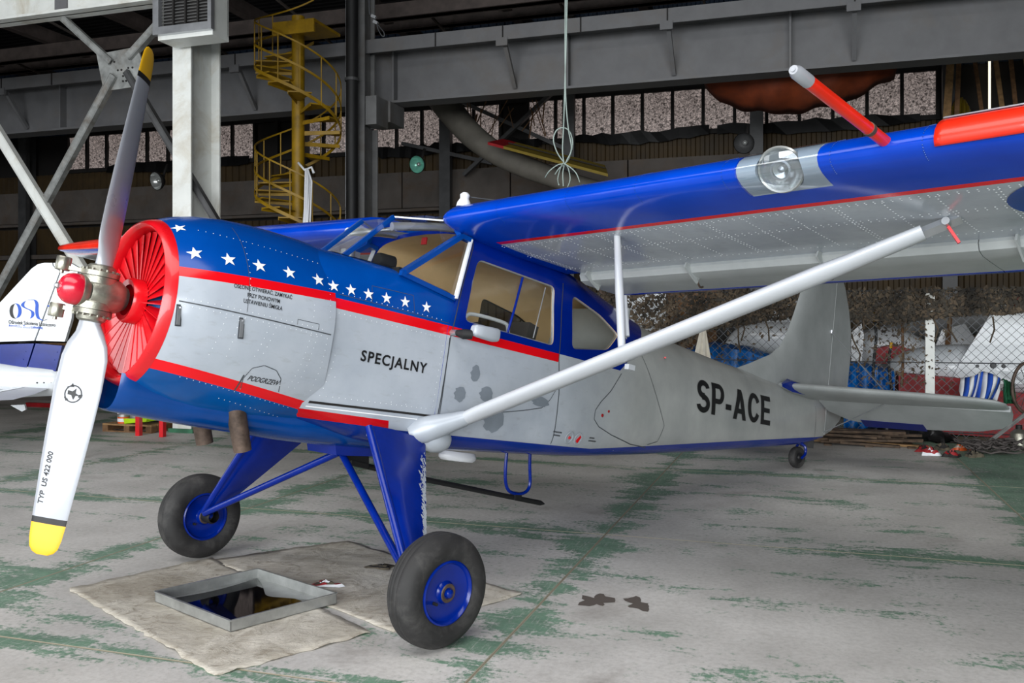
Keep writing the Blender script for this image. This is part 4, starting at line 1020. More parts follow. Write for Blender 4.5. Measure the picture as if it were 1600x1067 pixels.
# ---- cabin fittings
b = MB(); b.span((.02, -.46, 1.72), (.10, .46, 2.07)); part(b, 'instrument_panel', M['black'], smooth=False)
b = MB(); b.lathe([(.001, .12), (.05, .12), (.055, .1), (.055, 0), (.001, 0)], (.16, -.20, 2.13), (-1, .1, 0), 20); part(b, 'compass', M['black'])
b = MB(); b.lathe([(.035, 0), (.03, .08), (.001, .08)], (.0, .05, 2.12), (0, 0, 1), 16); b.box((.0, .05, 2.17), (.12, .05, .05)); b.tube([(-.05, .1, 2.13), (-.1, .2, 2.12)], .016, 8); part(b, 'brass_fittings', M['alu'])
b = MB(); b.box((.46, -.12, 2.37), (.01, .05, .05)); part(b, 'red_tag', M['dark_red'], smooth=False)
for s in (-1, 1):
    st_ = tag(empty('seat', (1.0, s * .26, 1.2)), 'dark cabin seat'); st_.parent = ac
    b = MB(); b.box((0, 0, .2), (.44, .4, .12)); part(b, 'cushion', M['leather'], st_, smooth=False)
    b = MB(); b.box((.24, 0, .48), (.1, .4, .55), Matrix.Rotation(.2, 3, 'Y')); part(b, 'seat_back', M['leather'], st_, smooth=False)
    b = MB(); b.tube(catmull([(-.18, -.17, .42), (-.18, -.17, .5), (-.1, -.17, .53), (.1, -.17, .53), (.16, -.17, .5), (.16, -.17, .4)], 4), .014, 8); part(b, 'arm_rail', M['alu'], st_)
b = MB(); b.tube(catmull([(.60, -.47, 1.80), (.62, -.47, 1.88), (.70, -.47, 1.905), (.95, -.47, 1.905), (1.02, -.47, 1.88), (1.03, -.47, 1.78)], 4), .013, 8); part(b, 'grab_rail', M['white'])
b = MB(); b.prism([(.55, .44, 1.75), (1.75, .44, 1.75), (1.95, .44, 1.98), (1.3, .44, 2.03), (.55, .44, 2.0)], (0, .03, 0)); part(b, 'side_shelf', M['leather'], smooth=False)
b = MB(); b.tube([(1.62, -.40, 1.3), (1.66, -.40, 2.25)], .02, 10); part(b, 'frame_tube', M['white'])
b = MB(); b.tube([(.95, -.545, 1.83), (1.0, -.53, 2.0), (1.06, -.51, 2.24)], .009, 8); part(b, 'window_rod', M['gear_blue'])
b = MB(); b.tube([(1.22, -.535, 1.84), (1.30, -.515, 2.22)], .004, 6); part(b, 'window_cord', M['alu'])
b = MB(); b.lathe([(.05, 0), (.05, .01), (.001, .012)], (.86, .52, 1.92), (0, -1, 0), 20); b.box((1.12, .5, 2.02), (.05, .04, .09)); part(b, 'wall_fittings', M['brace'])
b = MB(); b.span((.5, -.38, 1.16), (2.1, .38, 1.19)); part(b, 'cabin_floor', M['leather'], smooth=False)
b = MB(); b.span((2.42, -.42, 1.15), (2.44, .42, 2.3)); part(b, 'rear_bulkhead', M['tail'], smooth=False)
# ---- mirror on its stalk
mr = tag(empty('wing_mirror', (0, 0, 0)), 'silver rear-view mirror on a black ball stalk'); mr.parent = ac
b = MB(); b.lathe([(.02, 0), (.02, .05), (.001, .05)], (.435, -.56, 1.735), (0, -1, .0), 14); part(b, 'stalk_base', M['alu'], mr)
b = MB(); b.tube([(.435, -.60, 1.735), (.455, -.65, 1.73), (.50, -.68, 1.735)], [.018, .033, .03], 16); part(b, 'ball_joint', M['black'], mr)
b = MB(); rr2 = []
for x, ky, kz in ((.485, .018, .025), (.50, .032, .036), (.55, .04, .04), (.62, .044, .043), (.68, .044, .045), (.695, .04, .042), (.698, .03, .03)):
    rr2.append([Vector((x, -.685 - .01 + ky * math.copysign(abs(math.cos(t_)) ** .6, math.cos(t_)), 1.765 + kz * math.copysign(abs(math.sin(t_)) ** .6, math.sin(t_)))) for t_ in [2 * math.pi * j / 24 for j in range(24)]])
b.loft(rr2, True, True); part(b, 'mirror_shell', M['silver'], mr)

# ---- wings
CH = 1.70; X0 = .30; INC = R(1.8)
UP = [(0, 0), (.004, .014), (.015, .030), (.04, .05), (.08, .07), (.14, .086), (.22, .096), (.32, .098), (.45, .092), (.6, .075), (.72, .056), (.84, .033)]
LO = [(0, 0), (.004, -.012), (.015, -.024), (.04, -.034), (.08, -.041), (.14, -.046), (.22, -.049), (.32, -.050), (.45, -.047), (.6, -.040), (.73, -.033)]
def wpt(x, z, l, sg, ch=1.0, dx=0.0, dz=0.0):
    X = x * CH * ch; Z = z * CH * ch
    return Vector((X0 + dx + X * math.cos(INC) + Z * math.sin(INC), sg * l, 2.455 + .03 * l + dz - X * math.sin(INC) + Z * math.cos(INC)))
def wring(l, sg, ch=1.0, dx=0.0, th_=1.0, dz=0.0):
    pts = list(reversed(UP)) + LO[1:] + [(.735, .0), (.78, .028)]
    return [wpt(x, z * th_, l, sg, ch, dx, dz) for x, z in pts]
LS = [.40, .425, .46, .5, .9, 1.5, 2.2, 2.9, 3.6, 4.2, 4.8, 5.3, 5.6, 5.85, 6.1, 6.3, 6.42, 6.47]
wing_surfs = {}
wings = {}
for sg, nm_ in ((-1, 'wing'), (1, 'wing')):
    b = MB(); rs = []
    for l in (LS if sg == -1 else [.49, .495] + LS[3:]):
        ch, dx, t_, dz = 1.0, 0, 1.0, 0
        if l < .5: t_ = table(l, [.40, .425, .46, .5], [.35, .68, .9, 1.0]); ch = table(l, [.40, .425, .46, .5], [.93, .965, .99, 1]); dx = table(l, [.40, .425, .46, .5], [.07, .035, .01, 0]); dz = .02 * (1 - t_)
        if l > 4.2: ch = table(l, [4.2, 4.8, 5.3, 5.6, 5.85, 6.1, 6.3, 6.42, 6.47], [1, .93, .86, .8, .73, .62, .48, .34, .22]); dx = table(l, [6.1, 6.3, 6.42, 6.47], [0, .01, .04, .09]); t_ = table(l, [4.2, 5.6, 6.3, 6.47], [1, .95, .85, .4])
        rs.append(wring(l, sg, ch, dx, t_, dz))
    b.loft(rs, True, True); wing = wings[sg] = part(b, nm_, M['wing_paint'], auto=40)
    wing_surfs[sg] = Surf(b.v, b.f)
    # slotted flap and aileron behind the wing
    fl = [(0, 0), (.006, .020), (.03, .034), (.07, .040), (.12, .034), (.2, .018), (.285, .002), (.285, -.002), (.2, -.012), (.1, -.022), (.05, -.026), (.015, -.020)]
    for l0, l1, nn in ((.62, 3.305, 'flap'), (3.31, 5.55, 'aileron')):
        b = MB(); rr3 = []
        for l in (l0, (l0 + l1) / 2, l1):
            ch = table(l, [4.2, 4.8, 5.3, 5.6], [1, .93, .84, .74]); dx = 0.0
            rr3.append([wpt(.725 + x, -.045 + z - (.05 * x), l, sg, ch, dx) for x, z in fl])
        b.loft(rr3, True, True); fo = part(b, nn, M['tail'], wing, auto=40)
        b = MB(); e = [[wpt(.725 + x, -.045 + z - .05 * x, l, sg, table(l, [4.2, 4.8, 5.3, 5.6], [1, .93, .84, .74]), 0.0) for x, z in ((.27, .006), (.2895, .003), (.2895, -.004), (.27, -.006))] for l in (l0, (l0 + l1) / 2, l1)]
        b.loft(e, True, True); part(b, 'trailing_edge', M['gear_blue'], wing)
    for l in (.72, 1.55, 2.45, 3.5):
        b = MB(); a_ = wpt(.70, -.035, l, sg); c_ = wpt(.80, -.075, l, sg); b.bar(a_, c_, .012, .08, up=(0, 0, 1)); hg = part(b, 'flap_hinge', M['tail'], wing, smooth=False)
        b = MB(); b.tube(catmull([c_ + Vector((-.02, 0, 0)), c_ + Vector((.0, 0, -.03)), c_ + Vector((.03, 0, -.05)), c_ + Vector((.06, 0, -.04))], 3), .007, 6); part(b, 'hinge_hook', M['exhaust'], wing)
    # red leading-edge slat on the outer wing with a white upper edge
    b = MB(); sl = [(.075, .066), (.05, .057), (.03, .044), (.015, .030), (.004, .014), (0, 0), (.004, -.011), (.011, -.020)]
    rr4 = []
    for l in (3.50, 3.53, 4.2, 4.8, 5.3, 5.6, 5.85, 6.1, 6.3):
        ch = table(l, [4.2, 4.8, 5.3, 5.6, 5.85, 6.1, 6.3], [1, .93, .86, .8, .73, .62, .48]); dx = 0.0
        rr4.append([wpt(x - .006, z + (.004 if z > 0 else -.002), l, sg, ch, dx) for x, z in sl])
    b.loft(rr4, closed=False); so = part(b, 'leading_edge_slat', M['orange_red'], wing, fix=False, auto=60)
    m = so.modifiers.new('s', 'SOLIDIFY'); m.thickness = .008; m.offset = 0
    b = MB(); rr4 = [[wpt(x, z + .008, l, sg, table(l, [4.2, 4.8, 5.3], [1, .93, .84]), 0.0) for x, z in ((.045, .060), (.065, .070), (.09, .078))] for l in (3.5, 4.2, 4.8, 5.3)]
    b.loft(rr4, closed=False); uo = part(b, 'slat_edge', M['silver'], wing, fix=False); m = uo.modifiers.new('s', 'SOLIDIFY'); m.thickness = .006; m.offset = 0
# rivet rows under the near wing
ws = wing_surfs[-1]; rv = MB()
def wriv(u, l):
    h, n = ws.hit(Vector((u, -l, 1.5)), Vector((0, 0, 1)))
    if h is not None: disc(rv, h + Vector((0, 0, -.001)), Vector((0, 0, -1)), .0052, 5)
for u in (.735, .755, .99, 1.02, 1.40):
    l = .6
    while l < 4.3: wriv(u, l); l += .042
l = .66; k = 0
while l < 4.3:
    u = .76
    while u < 1.40: wriv(u, l); u += .034
    if k % 3 == 0:
        u = .76
        while u < 1.40: wriv(u, l + .02); u += .034
    l += .245; k += 1
part(rv, 'rivets', M['rivet'], wings[-1], kind='stuff', smooth=False, auto=None)
rv = MB()
for l in (.5, .95, 1.5, 1.98, 2.5, 3.05, 3.45, 3.9):
    for k in range(26):
        a = lerp(-.5, 1.0, k / 25); x = .13 * abs(a) ** 1.3; 
        zz = table(x, [p[0] for p in (UP if a > 0 else LO)], [p[1] for p in (UP if a > 0 else LO)]); c_ = wpt(x, zz, l, -1); disc(rv, c_ + Vector((-.002, 0, .001 if a > 0 else -.001)), Vector((-.7, 0, .7 if a > 0 else -.7)), .0035, 5)
part(rv, 'leading_edge_rivets', M['blue'], wings[-1], kind='stuff', smooth=False, auto=None)
# big painted underwing letter, mostly outside the picture
b = MB(); n = 40; vs = []
for k in range(n):
    a = 2 * math.pi * k / n; u, l = .98 + .32 * math.sin(a), 4.02 + .42 * math.cos(a)
    h, nn = ws.hit(Vector((u, -l, 1.5)), Vector((0, 0, 1))); vs.append(h + Vector((0, 0, -.004)))
b.add(vs, [tuple(range(n))]); part(b, 'underwing_marking', M['blue'], wings[-1], smooth=False, fix=False)
# landing light let into the leading edge
ll = tag(empty('landing_light', (0, 0, 0)), 'round landing lamp behind a clear leading-edge cover'); ll.parent = ac
LE = [(.10, .077), (.07, .066), (.04, .05), (.02, .036), (.008, .02), (.002, .008), (0, 0), (.003, -.010), (.012, -.022), (.03, -.031), (.06, -.038), (.10, -.043), (.125, -.045)]
def lepatch(l0, l1, off, i0=0, i1=len(LE)):
    rows = []
    for i in range(7):
        l = lerp(l0, l1, i / 6); row = []
        for k in range(i0, i1):
            c_ = wpt(*LE[k], l, -1); a_ = wpt(*LE[max(0, k - 1)], l, -1); d_ = wpt(*LE[min(len(LE) - 1, k + 1)], l, -1)
            t_ = (d_ - a_).normalized(); nrm = Vector((-t_.z, 0, t_.x)); nrm = nrm if nrm.x < .2 else -nrm
            if (c_ + nrm).x > c_.x and abs(nrm.z) < .5: nrm = -nrm
            out_ = (c_ - wpt(.15, .0, l, -1)).normalized()
            nrm = nrm if nrm.dot(out_) > 0 else -nrm
            row.append(c_ + nrm * off)
        rows.append(row)
    return rows
b = MB(); b.loft(lepatch(2.575, 2.995, .004, 0, 12), closed=False); part(b, 'clear_cover', M['light_glass'], ll, fix=False)
lc = wpt(.035, -.006, 2.79, -1); la = Vector((-.80, -.10, -.50)).normalized()
pw = wings[-1]
c = MB(); c.lathe([(.001, -.05), (.116, -.05), (.116, .3), (.001, .3)], lc, la, 40); co = c.build('cut', M['galv']); co.parent = ac
m = pw.modifiers.new('b', 'BOOLEAN'); m.operation = 'DIFFERENCE'; m.object = co; m.solver = 'EXACT'
dg = bpy.context.evaluated_depsgraph_get(); nm = bpy.data.meshes.new_from_object(pw.evaluated_get(dg)); pw.modifiers.clear(); pw.data = nm
bpy.data.objects.remove(co)
b = MB(); b.lathe([(.114, .012), (.108, .022), (.100, .012), (.085, -.01), (.05, -.03), (.001, -.04)], lc, la, 32); part(b, 'reflector', M['lamp_grey'], ll)
b = MB(); b.lathe([(.102, .014), (.08, .026), (.045, .034), (.001, .037)], lc, la, 32); part(b, 'lens', M['light_glass'], ll)
b = MB(); b.lathe([(.045, -.0), (.05, .02), (.04, .022)], lc, la, 24); b.lathe([(.018, -.03), (.016, .012), (.001, .02)], lc, la, 12); part(b, 'bulb_shield', M['alu'], ll)
# pitot boom
pa, pb = Vector((.335, -3.29, 2.575)), Vector((-.50, -3.27, 2.575))
b = MB(); b.tube([pa, pa.lerp(pb, .86)], .026, 16); po = part(b, 'pitot_boom', M['orange_red'])
b = MB(); b.tube([pa.lerp(pb, .86), pa.lerp(pb, .97), pb], [.027, .027, .018], 16); b.tube([pb + Vector((-.002, 0, 0)), pb + Vector((-.004, 0, 0))], .009, 12); part(b, 'pitot_head', M['blade'], po)
b = MB(); b.tube([pa.lerp(pb, .2), pa.lerp(pb, .23)], .029, 16); part(b, 'clamp', M['exhaust'], po)
# ---- lift struts and jury struts
def lens_ring(c, d, chord, thick, n=20):
    x = Vector((1, 0, 0)); x = (x - d * x.dot(d)).normalized(); y = d.cross(x)
    return [c + x * chord / 2 * math.cos(t_) + y * thick / 2 * math.sin(t_) * (1 if math.cos(t_) < .3 else .9) for t_ in [2 * math.pi * j / n for j in range(n)]]
for sg in (-1, 1):
    A = Vector((.50, sg * .62, 1.165)); Bt = Vector((1.10, sg * 3.30, 2.43)); d = (Bt - A).normalized(); L_ = (Bt - A).length
    b = MB(); b.loft([lens_ring(A + d * t_, d, c_, h_) for t_, c_, h_ in ((0, .12, .085), (.12, .13, .085), (.22, .165, .085), (L_ * .5, .17, .085), (L_ - .62, .17, .085), (L_ - .5, .15, .08), (L_ - .12, .14, .07))], True, True)
    so = part(b, 'wing_strut', M['strut'], auto=50)
    b = MB(); b.bar(Bt - d * .15, Bt + d * .06, .05, .035, up=(0, 1, 0)); b.lathe([(.02, -.04), (.02, .04)], Bt, (1, 0, 0), 12, caps=True); part(b, 'strut_fork', M['alu'], so, smooth=False)
    b = MB(); b.bar(Bt + Vector((.0, sg * .0, -.02)), Bt + Vector((.02, sg * .05, -.10)), .02, .014); part(b, 'red_safety_pin', M['red'], so, smooth=False)
    b = MB(); rr5 = []
    F0, F1 = Vector((.26, sg * .50, 1.06)), A + d * .10
    for t_, r1, r2 in ((0, .05, .06), (.25, .095, .085), (.5, .09, .075), (.8, .072, .055), (1, .069, .046)):
        c_ = F0.lerp(F1, t_); dd = (F1 - F0).normalized(); rr5.append(lens_ring(c_, dd, r1 * 2, r2 * 2))
    b.loft(rr5, True, True); part(b, 'strut_fairing', M['silver'], so)
    b = MB(); b.lathe([(.001, -.10), (.06, -.09), (.085, -.05), (.09, 0), (.08, .06), (.05, .1), (.001, .11)], Vector((.42, sg * .55, 1.06)), (.9, sg * .2, -.1), 20); part(b, 'fairing_bulb', M['silver'], so)
    J0 = A + d * (L_ * .40); J1 = Vector((.80, sg * 1.50, 2.43)); 
    b = MB(); b.tube([J1, J1.lerp(J0, .5), J0], [.02, .026, .022], 12); part(b, 'jury_strut', M['strut'], so)
    b = MB(); b.tube([J1.lerp(J0, .52) + Vector((.05, 0, 0)), J1.lerp(J0, .84) + Vector((.06, 0, 0))], .014, 10); part(b, 'jury_damper', M['strut'], so)
    b = MB(); b.box(J0 + Vector((.0, -sg * .0, .03)), (.04, .03, .05)); b.box(J0 + Vector((.06, sg * .02, -.06)), (.06, .03, .03)); part(b, 'jury_clamp', M['strut'], so, smooth=False)
# antenna on the wing root
b = MB(); b.lathe([(.05, 0), (.046, .03), (.03, .06), (.034, .085), (.02, .1), (.001, .1)], (.52, -.40, 2.60), (0, 0, 1), 16); part(b, 'antenna_mast', M['white'])
b = MB(); b.tube([(.54, -.40, 2.68), (.9, -.9, 2.66)], .004, 6); part(b, 'antenna_wire', M['wire'])
b = MB(); b.span((.72, -.42, 2.47), (1.9, .42, 2.58)); part(b, 'roof_centre_section', M['blue'], smooth=False)
# ---- undercarriage
for sg in (-1, 1):
    gl_ = tag(empty('main_gear', (0, 0, 0)), 'blue main landing gear leg with black tyre'); gl_.parent = ac
    ax_c = Vector((-.057, sg * 1.29, .292)); hubp = Vector((-.065, sg * 1.13, .31))
    tf, tr = Vector((-.10, sg * .565, 1.075)), Vector((.35, sg * .555, 1.045)); lf, lr = Vector((-.125, sg * 1.12, .34)), Vector((.0, sg * 1.12, .36))
    b = MB(); rr6 = []
    for t_ in (0, .35, .7, 1):
        f0, r0_ = tf.lerp(lf, t_), tr.lerp(lr, t_); nrm = Vector((0, sg * .8, .6)).normalized(); k = .028
        rr6.append([f0 + nrm * k * .7, f0 + (f0 - r0_).normalized() * .02, f0 - nrm * k * .7, f0.lerp(r0_, .35) - nrm * k, r0_, f0.lerp(r0_, .35) + nrm * k])
    b.loft(rr6, True, True); part(b, 'gear_leg', M['gear_blue'], gl_, auto=40)
    b = MB(); b.tube([tf + Vector((-.005, 0, 0)), lf + Vector((-.005, 0, 0)), hubp], .024, 14); part(b, 'leg_tube', M['gear_blue'], gl_)
    ce = Vector((.13, sg * .02, .885)); b = MB(); b.tube([ce, hubp + Vector((-.06, -sg * .02, .02))], .023, 12); part(b, 'brace_strut', M['gear_blue'], gl_)
    b = MB(); b.lathe([(.04, -.05), (.05, -.03), (.05, .05), (.03, .06), (.001, .06)], hubp, (0, sg, 0), 16); part(b, 'axle', M['black'], gl_)
    axd = Vector((0, sg, -.03)).normalized()
    TR, TW = .2975, .095
    tp = [(.155, -.07), (.175, -.084), (.21, -.095), (.245, -.093), (.272, -.078), (.288, -.055), (.2935, -.045), (.2905, -.042), (.2935, -.038), (.296, -.02), (.293, -.016), (.2965, -.012), (.297, 0), (.2965, .012), (.293, .016), (.296, .02), (.2935, .038), (.2905, .042), (.2935, .045), (.288, .055), (.272, .078), (.245, .093), (.21, .095), (.175, .084), (.155, .07)]
    b = MB(); b.lathe(tp, ax_c, axd, 64); ty = part(b, 'tyre', M['tyre'], gl_, auto=50)
    for f__ in (1, -1):
        b = MB(); b.lathe([(.168, .072), (.166, .084), (.158, .088), (.150, .080), (.145, .066), (.115, .056), (.06, .058), (.05, .07), (.048, .082), (.03, .084), (.03, .078), (.001, .078)], ax_c, axd * f__, 48); wd = part(b, 'wheel_disc', M['gear_blue'], gl_, auto=40)
        b = MB(); b.lathe([(.024, .078), (.022, .098), (.012, .106), (.001, .108)], ax_c, axd * f__, 18); part(b, 'hub_cap', M['gear_blue'], gl_)
        b = MB(); b.lathe([(.049, .0815), (.044, .0855), (.032, .0855), (.028, .08)], ax_c, axd * f__, 24); part(b, 'hub_ring', M['exhaust'], gl_)
        b = MB(); vd = Vector((-.07, 0, -.055)); b.lathe([(.009, .058), (.008, .085), (.001, .086)], ax_c + vd, axd * f__, 8); part(b, 'valve', M['black'], gl_)
# worn paint on the trailing edge of the near leg
random.seed(4); b = MB()
tf, tr = Vector((-.10, -.565, 1.075)), Vector((.35, -.555, 1.045)); lf, lr = Vector((-.125, -1.12, .34)), Vector((.0, -1.12, .36))
for k in range(420):
    t_ = random.betavariate(1.6, 1.2) * .8 + .1; s_ = 1 - abs(random.gauss(0, .06)) - .015; f0, r0_ = tf.lerp(lf, t_), tr.lerp(lr, t_)
    nrm = Vector((0, -.8, .6)).normalized(); base = f0.lerp(r0_, .35) + nrm * .028; p = base.lerp(r0_, (s_ - .35) / .65) + nrm * .002
    w_ = random.uniform(.002, .006); h_ = w_ * random.uniform(1, 3); dv = (lf - tf).normalized(); du = (r0_ - f0).normalized()
    b.add([p - du * w_ - dv * h_, p + du * w_ - dv * h_ * .6, p + du * w_ * .7 + dv * h_, p - du * w_ * .6 + dv * h_ * .8], [(0, 1, 2, 3)])
part(b, 'chipped_paint', M['silver'], kind='stuff', smooth=False, fix=False)
# belly keel box, tow rod, U bracket, dome
b = MB(); b.prism([(-.05, -.16, 1.0), (.45, -.16, 1.0), (.45, -.12, .90), (.02, -.12, .875)], (0, .32, 0)); part(b, 'belly_box', M['gear_blue'], smooth=False)
b = MB(); b.span((-.02, -.52, 1.02), (.06, -.44, 1.05)); part(b, 'belly_bracket', M['alu'], smooth=False)
b = MB(); b.prism([(.12, -.03, .90), (.34, -.03, .90), (.36, -.03, .80), (.22, -.03, .83)], (0, .06, 0)); b.bar((.2, 0, .835), (.34, 0, .82), .09, .03); part(b, 'rod_anchor', M['black'], smooth=False)
b = MB(); b.tube([(.2, 0, .835), (.92, 0, .765), (1.75, 0, .695), (2.12, 0, .665), (2.17, 0, .66)], [.02, .02, .02, .021, .006], 10); part(b, 'tow_rod', M['black'])
ub = catmull([(1.64, -.02, 1.06), (1.66, -.02, .86), (1.70, -.02, .76), (1.78, -.02, .725), (1.90, -.02, .735), (1.95, -.02, .80), (1.92, -.02, .95), (1.90, -.02, 1.08)], 5)
b = MB(); b.tube(ub, .013, 10); part(b, 'tow_frame', M['gear_blue'])
b = MB(); b.box((1.83, 0, .705), (.07, .06, .06)); part(b, 'rod_clamp', M['black'], smooth=False)
b = MB(); rr7 = []
for zz, k in ((.985, .9), (.955, 1.0), (.935, .97), (.92, .85), (.915, .5)): rr7.append([Vector((1.16 + .17 * k * math.cos(t_), .0 + .09 * k * math.sin(t_), zz)) for t_ in [2 * math.pi * j / 28 for j in range(28)]])
b.loft(rr7, True, True); part(b, 'belly_dome', M['white'])
# ---- tail
def fin_rings(tab, tmax, n=18):
    out = []
    for w, u0, u1 in tab:
        c_ = u1 - u0; r_ = []
        for j in range(n):
            t_ = 2 * math.pi * j / n; x = .5 - .5 * math.cos(t_); th_ = tmax * math.sqrt(min(1, x / .25)) if x < .25 else lerp(tmax, .037, (x - .25) / .75) ; r_.append(Vector((u0 + x * c_, th_ * (1 if t_ < math.pi else -1) * (0 if j == 0 else 1), w)))
        out.append(r_)
    return out
b = MB(); b.loft(fin_rings([(2.12, 4.70, 6.96), (2.20, 4.95, 6.96), (2.27, 5.15, 6.96), (2.33, 5.30, 6.96), (2.43, 5.56, 6.96), (2.55, 5.75, 6.96), (2.70, 5.875, 6.96), (2.97, 6.01, 6.96), (3.30, 6.15, 6.96), (3.55, 6.27, 6.96), (3.68, 6.38, 6.96), (3.74, 6.55, 6.94)], .055), True, True); fin = part(b, 'fin', M['tail'], auto=60)
b = MB(); tabr = [(1.70, 6.964, 7.03), (1.78, 6.964, 7.22), (1.92, 6.964, 7.42), (2.07, 6.964, 7.53), (2.4, 6.964, 7.57), (2.72, 6.964, 7.58), (3.04, 6.964, 7.54), (3.3, 6.964, 7.43), (3.55, 6.964, 7.27), (3.68, 6.964, 7.14), (3.75, 6.964, 7.05)]
b.loft([[Vector((u0, -.038, w)), Vector((u0 - .015, 0, w)), Vector((u0, .038, w)), Vector((lerp(u0, u1, .5), .025, w)), Vector((u1, .004, w)), Vector((u1, -.004, w)), Vector((lerp(u0, u1, .5), -.025, w))] for w, u0, u1 in tabr], True, True); part(b, 'rudder', M['tail'], auto=40)
for sg in (-1, 1):
    b = MB(); rr8 = []
    for l, u0, u1, t_ in ((.04, 5.72, 6.55, 1), (.5, 5.80, 6.55, 1), (1.2, 5.93, 6.55, .9), (1.7, 6.03, 6.55, .8), (1.95, 6.10, 6.55, .7), (2.08, 6.2, 6.54, .5), (2.13, 6.36, 6.52, .25)):
        c_ = u1 - u0; rr8.append([Vector((u0 + x * c_, sg * l, 2.13 - .03 * x + z * .09 * t_)) for x, z in ((0, 0), (.02, .2), (.08, .38), (.25, .52), (.6, .5), (1, .36), (1, -.36), (.6, -.5), (.25, -.52), (.08, -.38), (.02, -.2))])
    b.loft(rr8, True, True); stb = part(b, 'tailplane', M['tail'], auto=45)
    b = MB(); rr9 = []
    for l, u1 in ((.12, 6.85), (.3, 7.02), (.6, 7.10), (1.2, 7.10), (1.7, 7.05), (1.95, 6.96), (2.08, 6.82), (2.13, 6.66)):
        c_ = u1 - 6.56; rr9.append([Vector((6.56 + x * c_, sg * l, 2.10 - x * c_ * .42 + z)) for x, z in ((0, .03), (.5, .018), (1, .003), (1, -.003), (.5, -.018), (0, -.03))])
    b.loft(rr9, True, True); el = part(b, 'elevator', M['tail'], stb, auto=40)
    b = MB(); q0 = lambda l, x: Vector((6.56 + x * .54, sg * l, 2.10 - x * .54 * .42 - .012)); b.prism([q0(.45, .78), q0(1.15, .78), q0(1.15, 1.04), q0(.45, 1.04)], (0, 0, .02)); part(b, 'trim_tab', plain('navy_trim_paint', (6, 22, 100), .4, 0, .1) if sg == -1 else M['gear_blue'], stb, smooth=False)
    b = MB(); b.loft([[Vector((5.55, sg * .17, 2.12)), Vector((5.75, sg * .13, 2.20)), Vector((6.1, sg * .09, 2.19)), Vector((6.3, sg * .09, 2.13))], [Vector((5.53, sg * .19, 2.11)), Vector((5.72, sg * .20, 2.17)), Vector((6.1, sg * .2, 2.175)), Vector((6.3, sg * .2, 2.12))], [Vector((5.58, sg * .17, 2.09)), Vector((5.78, sg * .19, 2.06)), Vector((6.1, sg * .18, 2.07)), Vector((6.3, sg * .18, 2.08))]], False, False); part(b, 'tailplane_fillet', M['gear_blue'], stb, fix=False)
    b = MB(); b.tube([(6.9, sg * .045, 2.93), (6.50, sg * .95, 2.15)], .006, 6); b.lathe([(.02, -.02), (.02, .02)], (6.9, sg * .05, 2.93), (0, 0, 1), 8, caps=True); part(b, 'tail_wire', M['alu'], stb)
    b = MB(); b.tube([(6.9, sg * .04, 1.72), (6.50, sg * .95, 2.09)], .006, 6); part(b, 'tail_wire', M['alu'], stb)
b = MB(); b.box((6.62, 0, 1.57), (.2, .07, .10)); part(b, 'tail_post', M['brace'], smooth=False)
tw = tag(empty('tail_wheel', (0, 0, 0)), 'small black tail wheel in a blue fork'); tw.parent = ac
tc = Vector((6.40, 0, 1.386))
b = MB(); b.lathe([(.06, -.035), (.085, -.045), (.108, -.04), (.12, -.022), (.122, 0), (.12, .022), (.108, .04), (.085, .045), (.06, .035)], tc, (.12, 1, 0), 36); part(b, 'tyre', M['tyre'], tw)
b = MB(); b.lathe([(.062, -.034), (.03, -.03), (.02, -.045), (.001, -.045)], tc, (.12, 1, 0), 20); b.lathe([(.062, .034), (.03, .03), (.02, .045), (.001, .045)], tc, (.12, 1, 0), 20); part(b, 'wheel_disc', M['black'], tw)
for s_ in (-1, 1):
    b = MB(); b.tube(catmull([tc + Vector((0, s_ * .062, 0)), tc + Vector((.07, s_ * .062, .05)), tc + Vector((.08, s_ * .05, .13)), tc + Vector((.04, 0, .17))], 4), .016, 8); part(b, 'fork_arm', M['gear_blue'], tw)
b = MB(); b.tube([tc + Vector((.04, 0, .15)), tc + Vector((.07, 0, .27))], [.024, .028], 12); part(b, 'fork_stem', M['gear_blue'], tw)

# ================================================================== AROUND THE AIRCRAFT
def gp(x, y): d = EYE * F_PX / (y - HOR); return Vector(((x - 800) / F_PX * d, d, 0))
def sheet(corners, nx, ny, z0, amp, seed, edge=.02):
    rnd = random.Random(seed); a, b_, c, d = corners; rows = []; ph = [rnd.uniform(0, 6) for _ in range(6)]
    for j in range(ny + 1):
        row = []
        for i in range(nx + 1):
            u, v = i / nx, j / ny; p = a.lerp(b_, u).lerp(d.lerp(c, u), v)
            h = (math.sin(u * 17 + ph[0] + 3 * math.sin(v * 5 + ph[1])) * math.sin(v * 13 + ph[2]) + .6 * math.sin(u * 41 + v * 23 + ph[3])) * .5 + .5
            if i in (0, nx) or j in (0, ny): p = p + Vector((rnd.uniform(-edge, edge), rnd.uniform(-edge, edge), 0)) * .6
            row.append(p + Vector((0, 0, z0 + max(0, h) * amp)))
        rows.append(row)
    b = MB(); b.loft(rows, closed=False); return b
def cloth(corners, nx, ny, z0, amp, seed, name, mat, label, cat, thick=.004):
    o = sheet(corners, nx, ny, z0, amp, seed).build(name, mat, smooth=True, fix=False)
    m = o.modifiers.new('s', 'SOLIDIFY'); m.thickness = thick; m.offset = 1
    return tag(o, label, cat)
cloth([gp(107, 922), gp(335, 1057), gp(582, 990), gp(330, 873)], 30, 24, .002, .007, 1, 'floor_canvas', M['canvas'], 'dirty pale canvas sheet under the drip tray, nearest the camera', 'canvas sheet')
cloth([gp(326, 876), gp(612, 988), gp(818, 929), gp(545, 846)], 30, 24, .001, .006, 2, 'floor_canvas', M['canvas'], 'dirty pale canvas sheet reaching under the near wheel', 'canvas sheet')
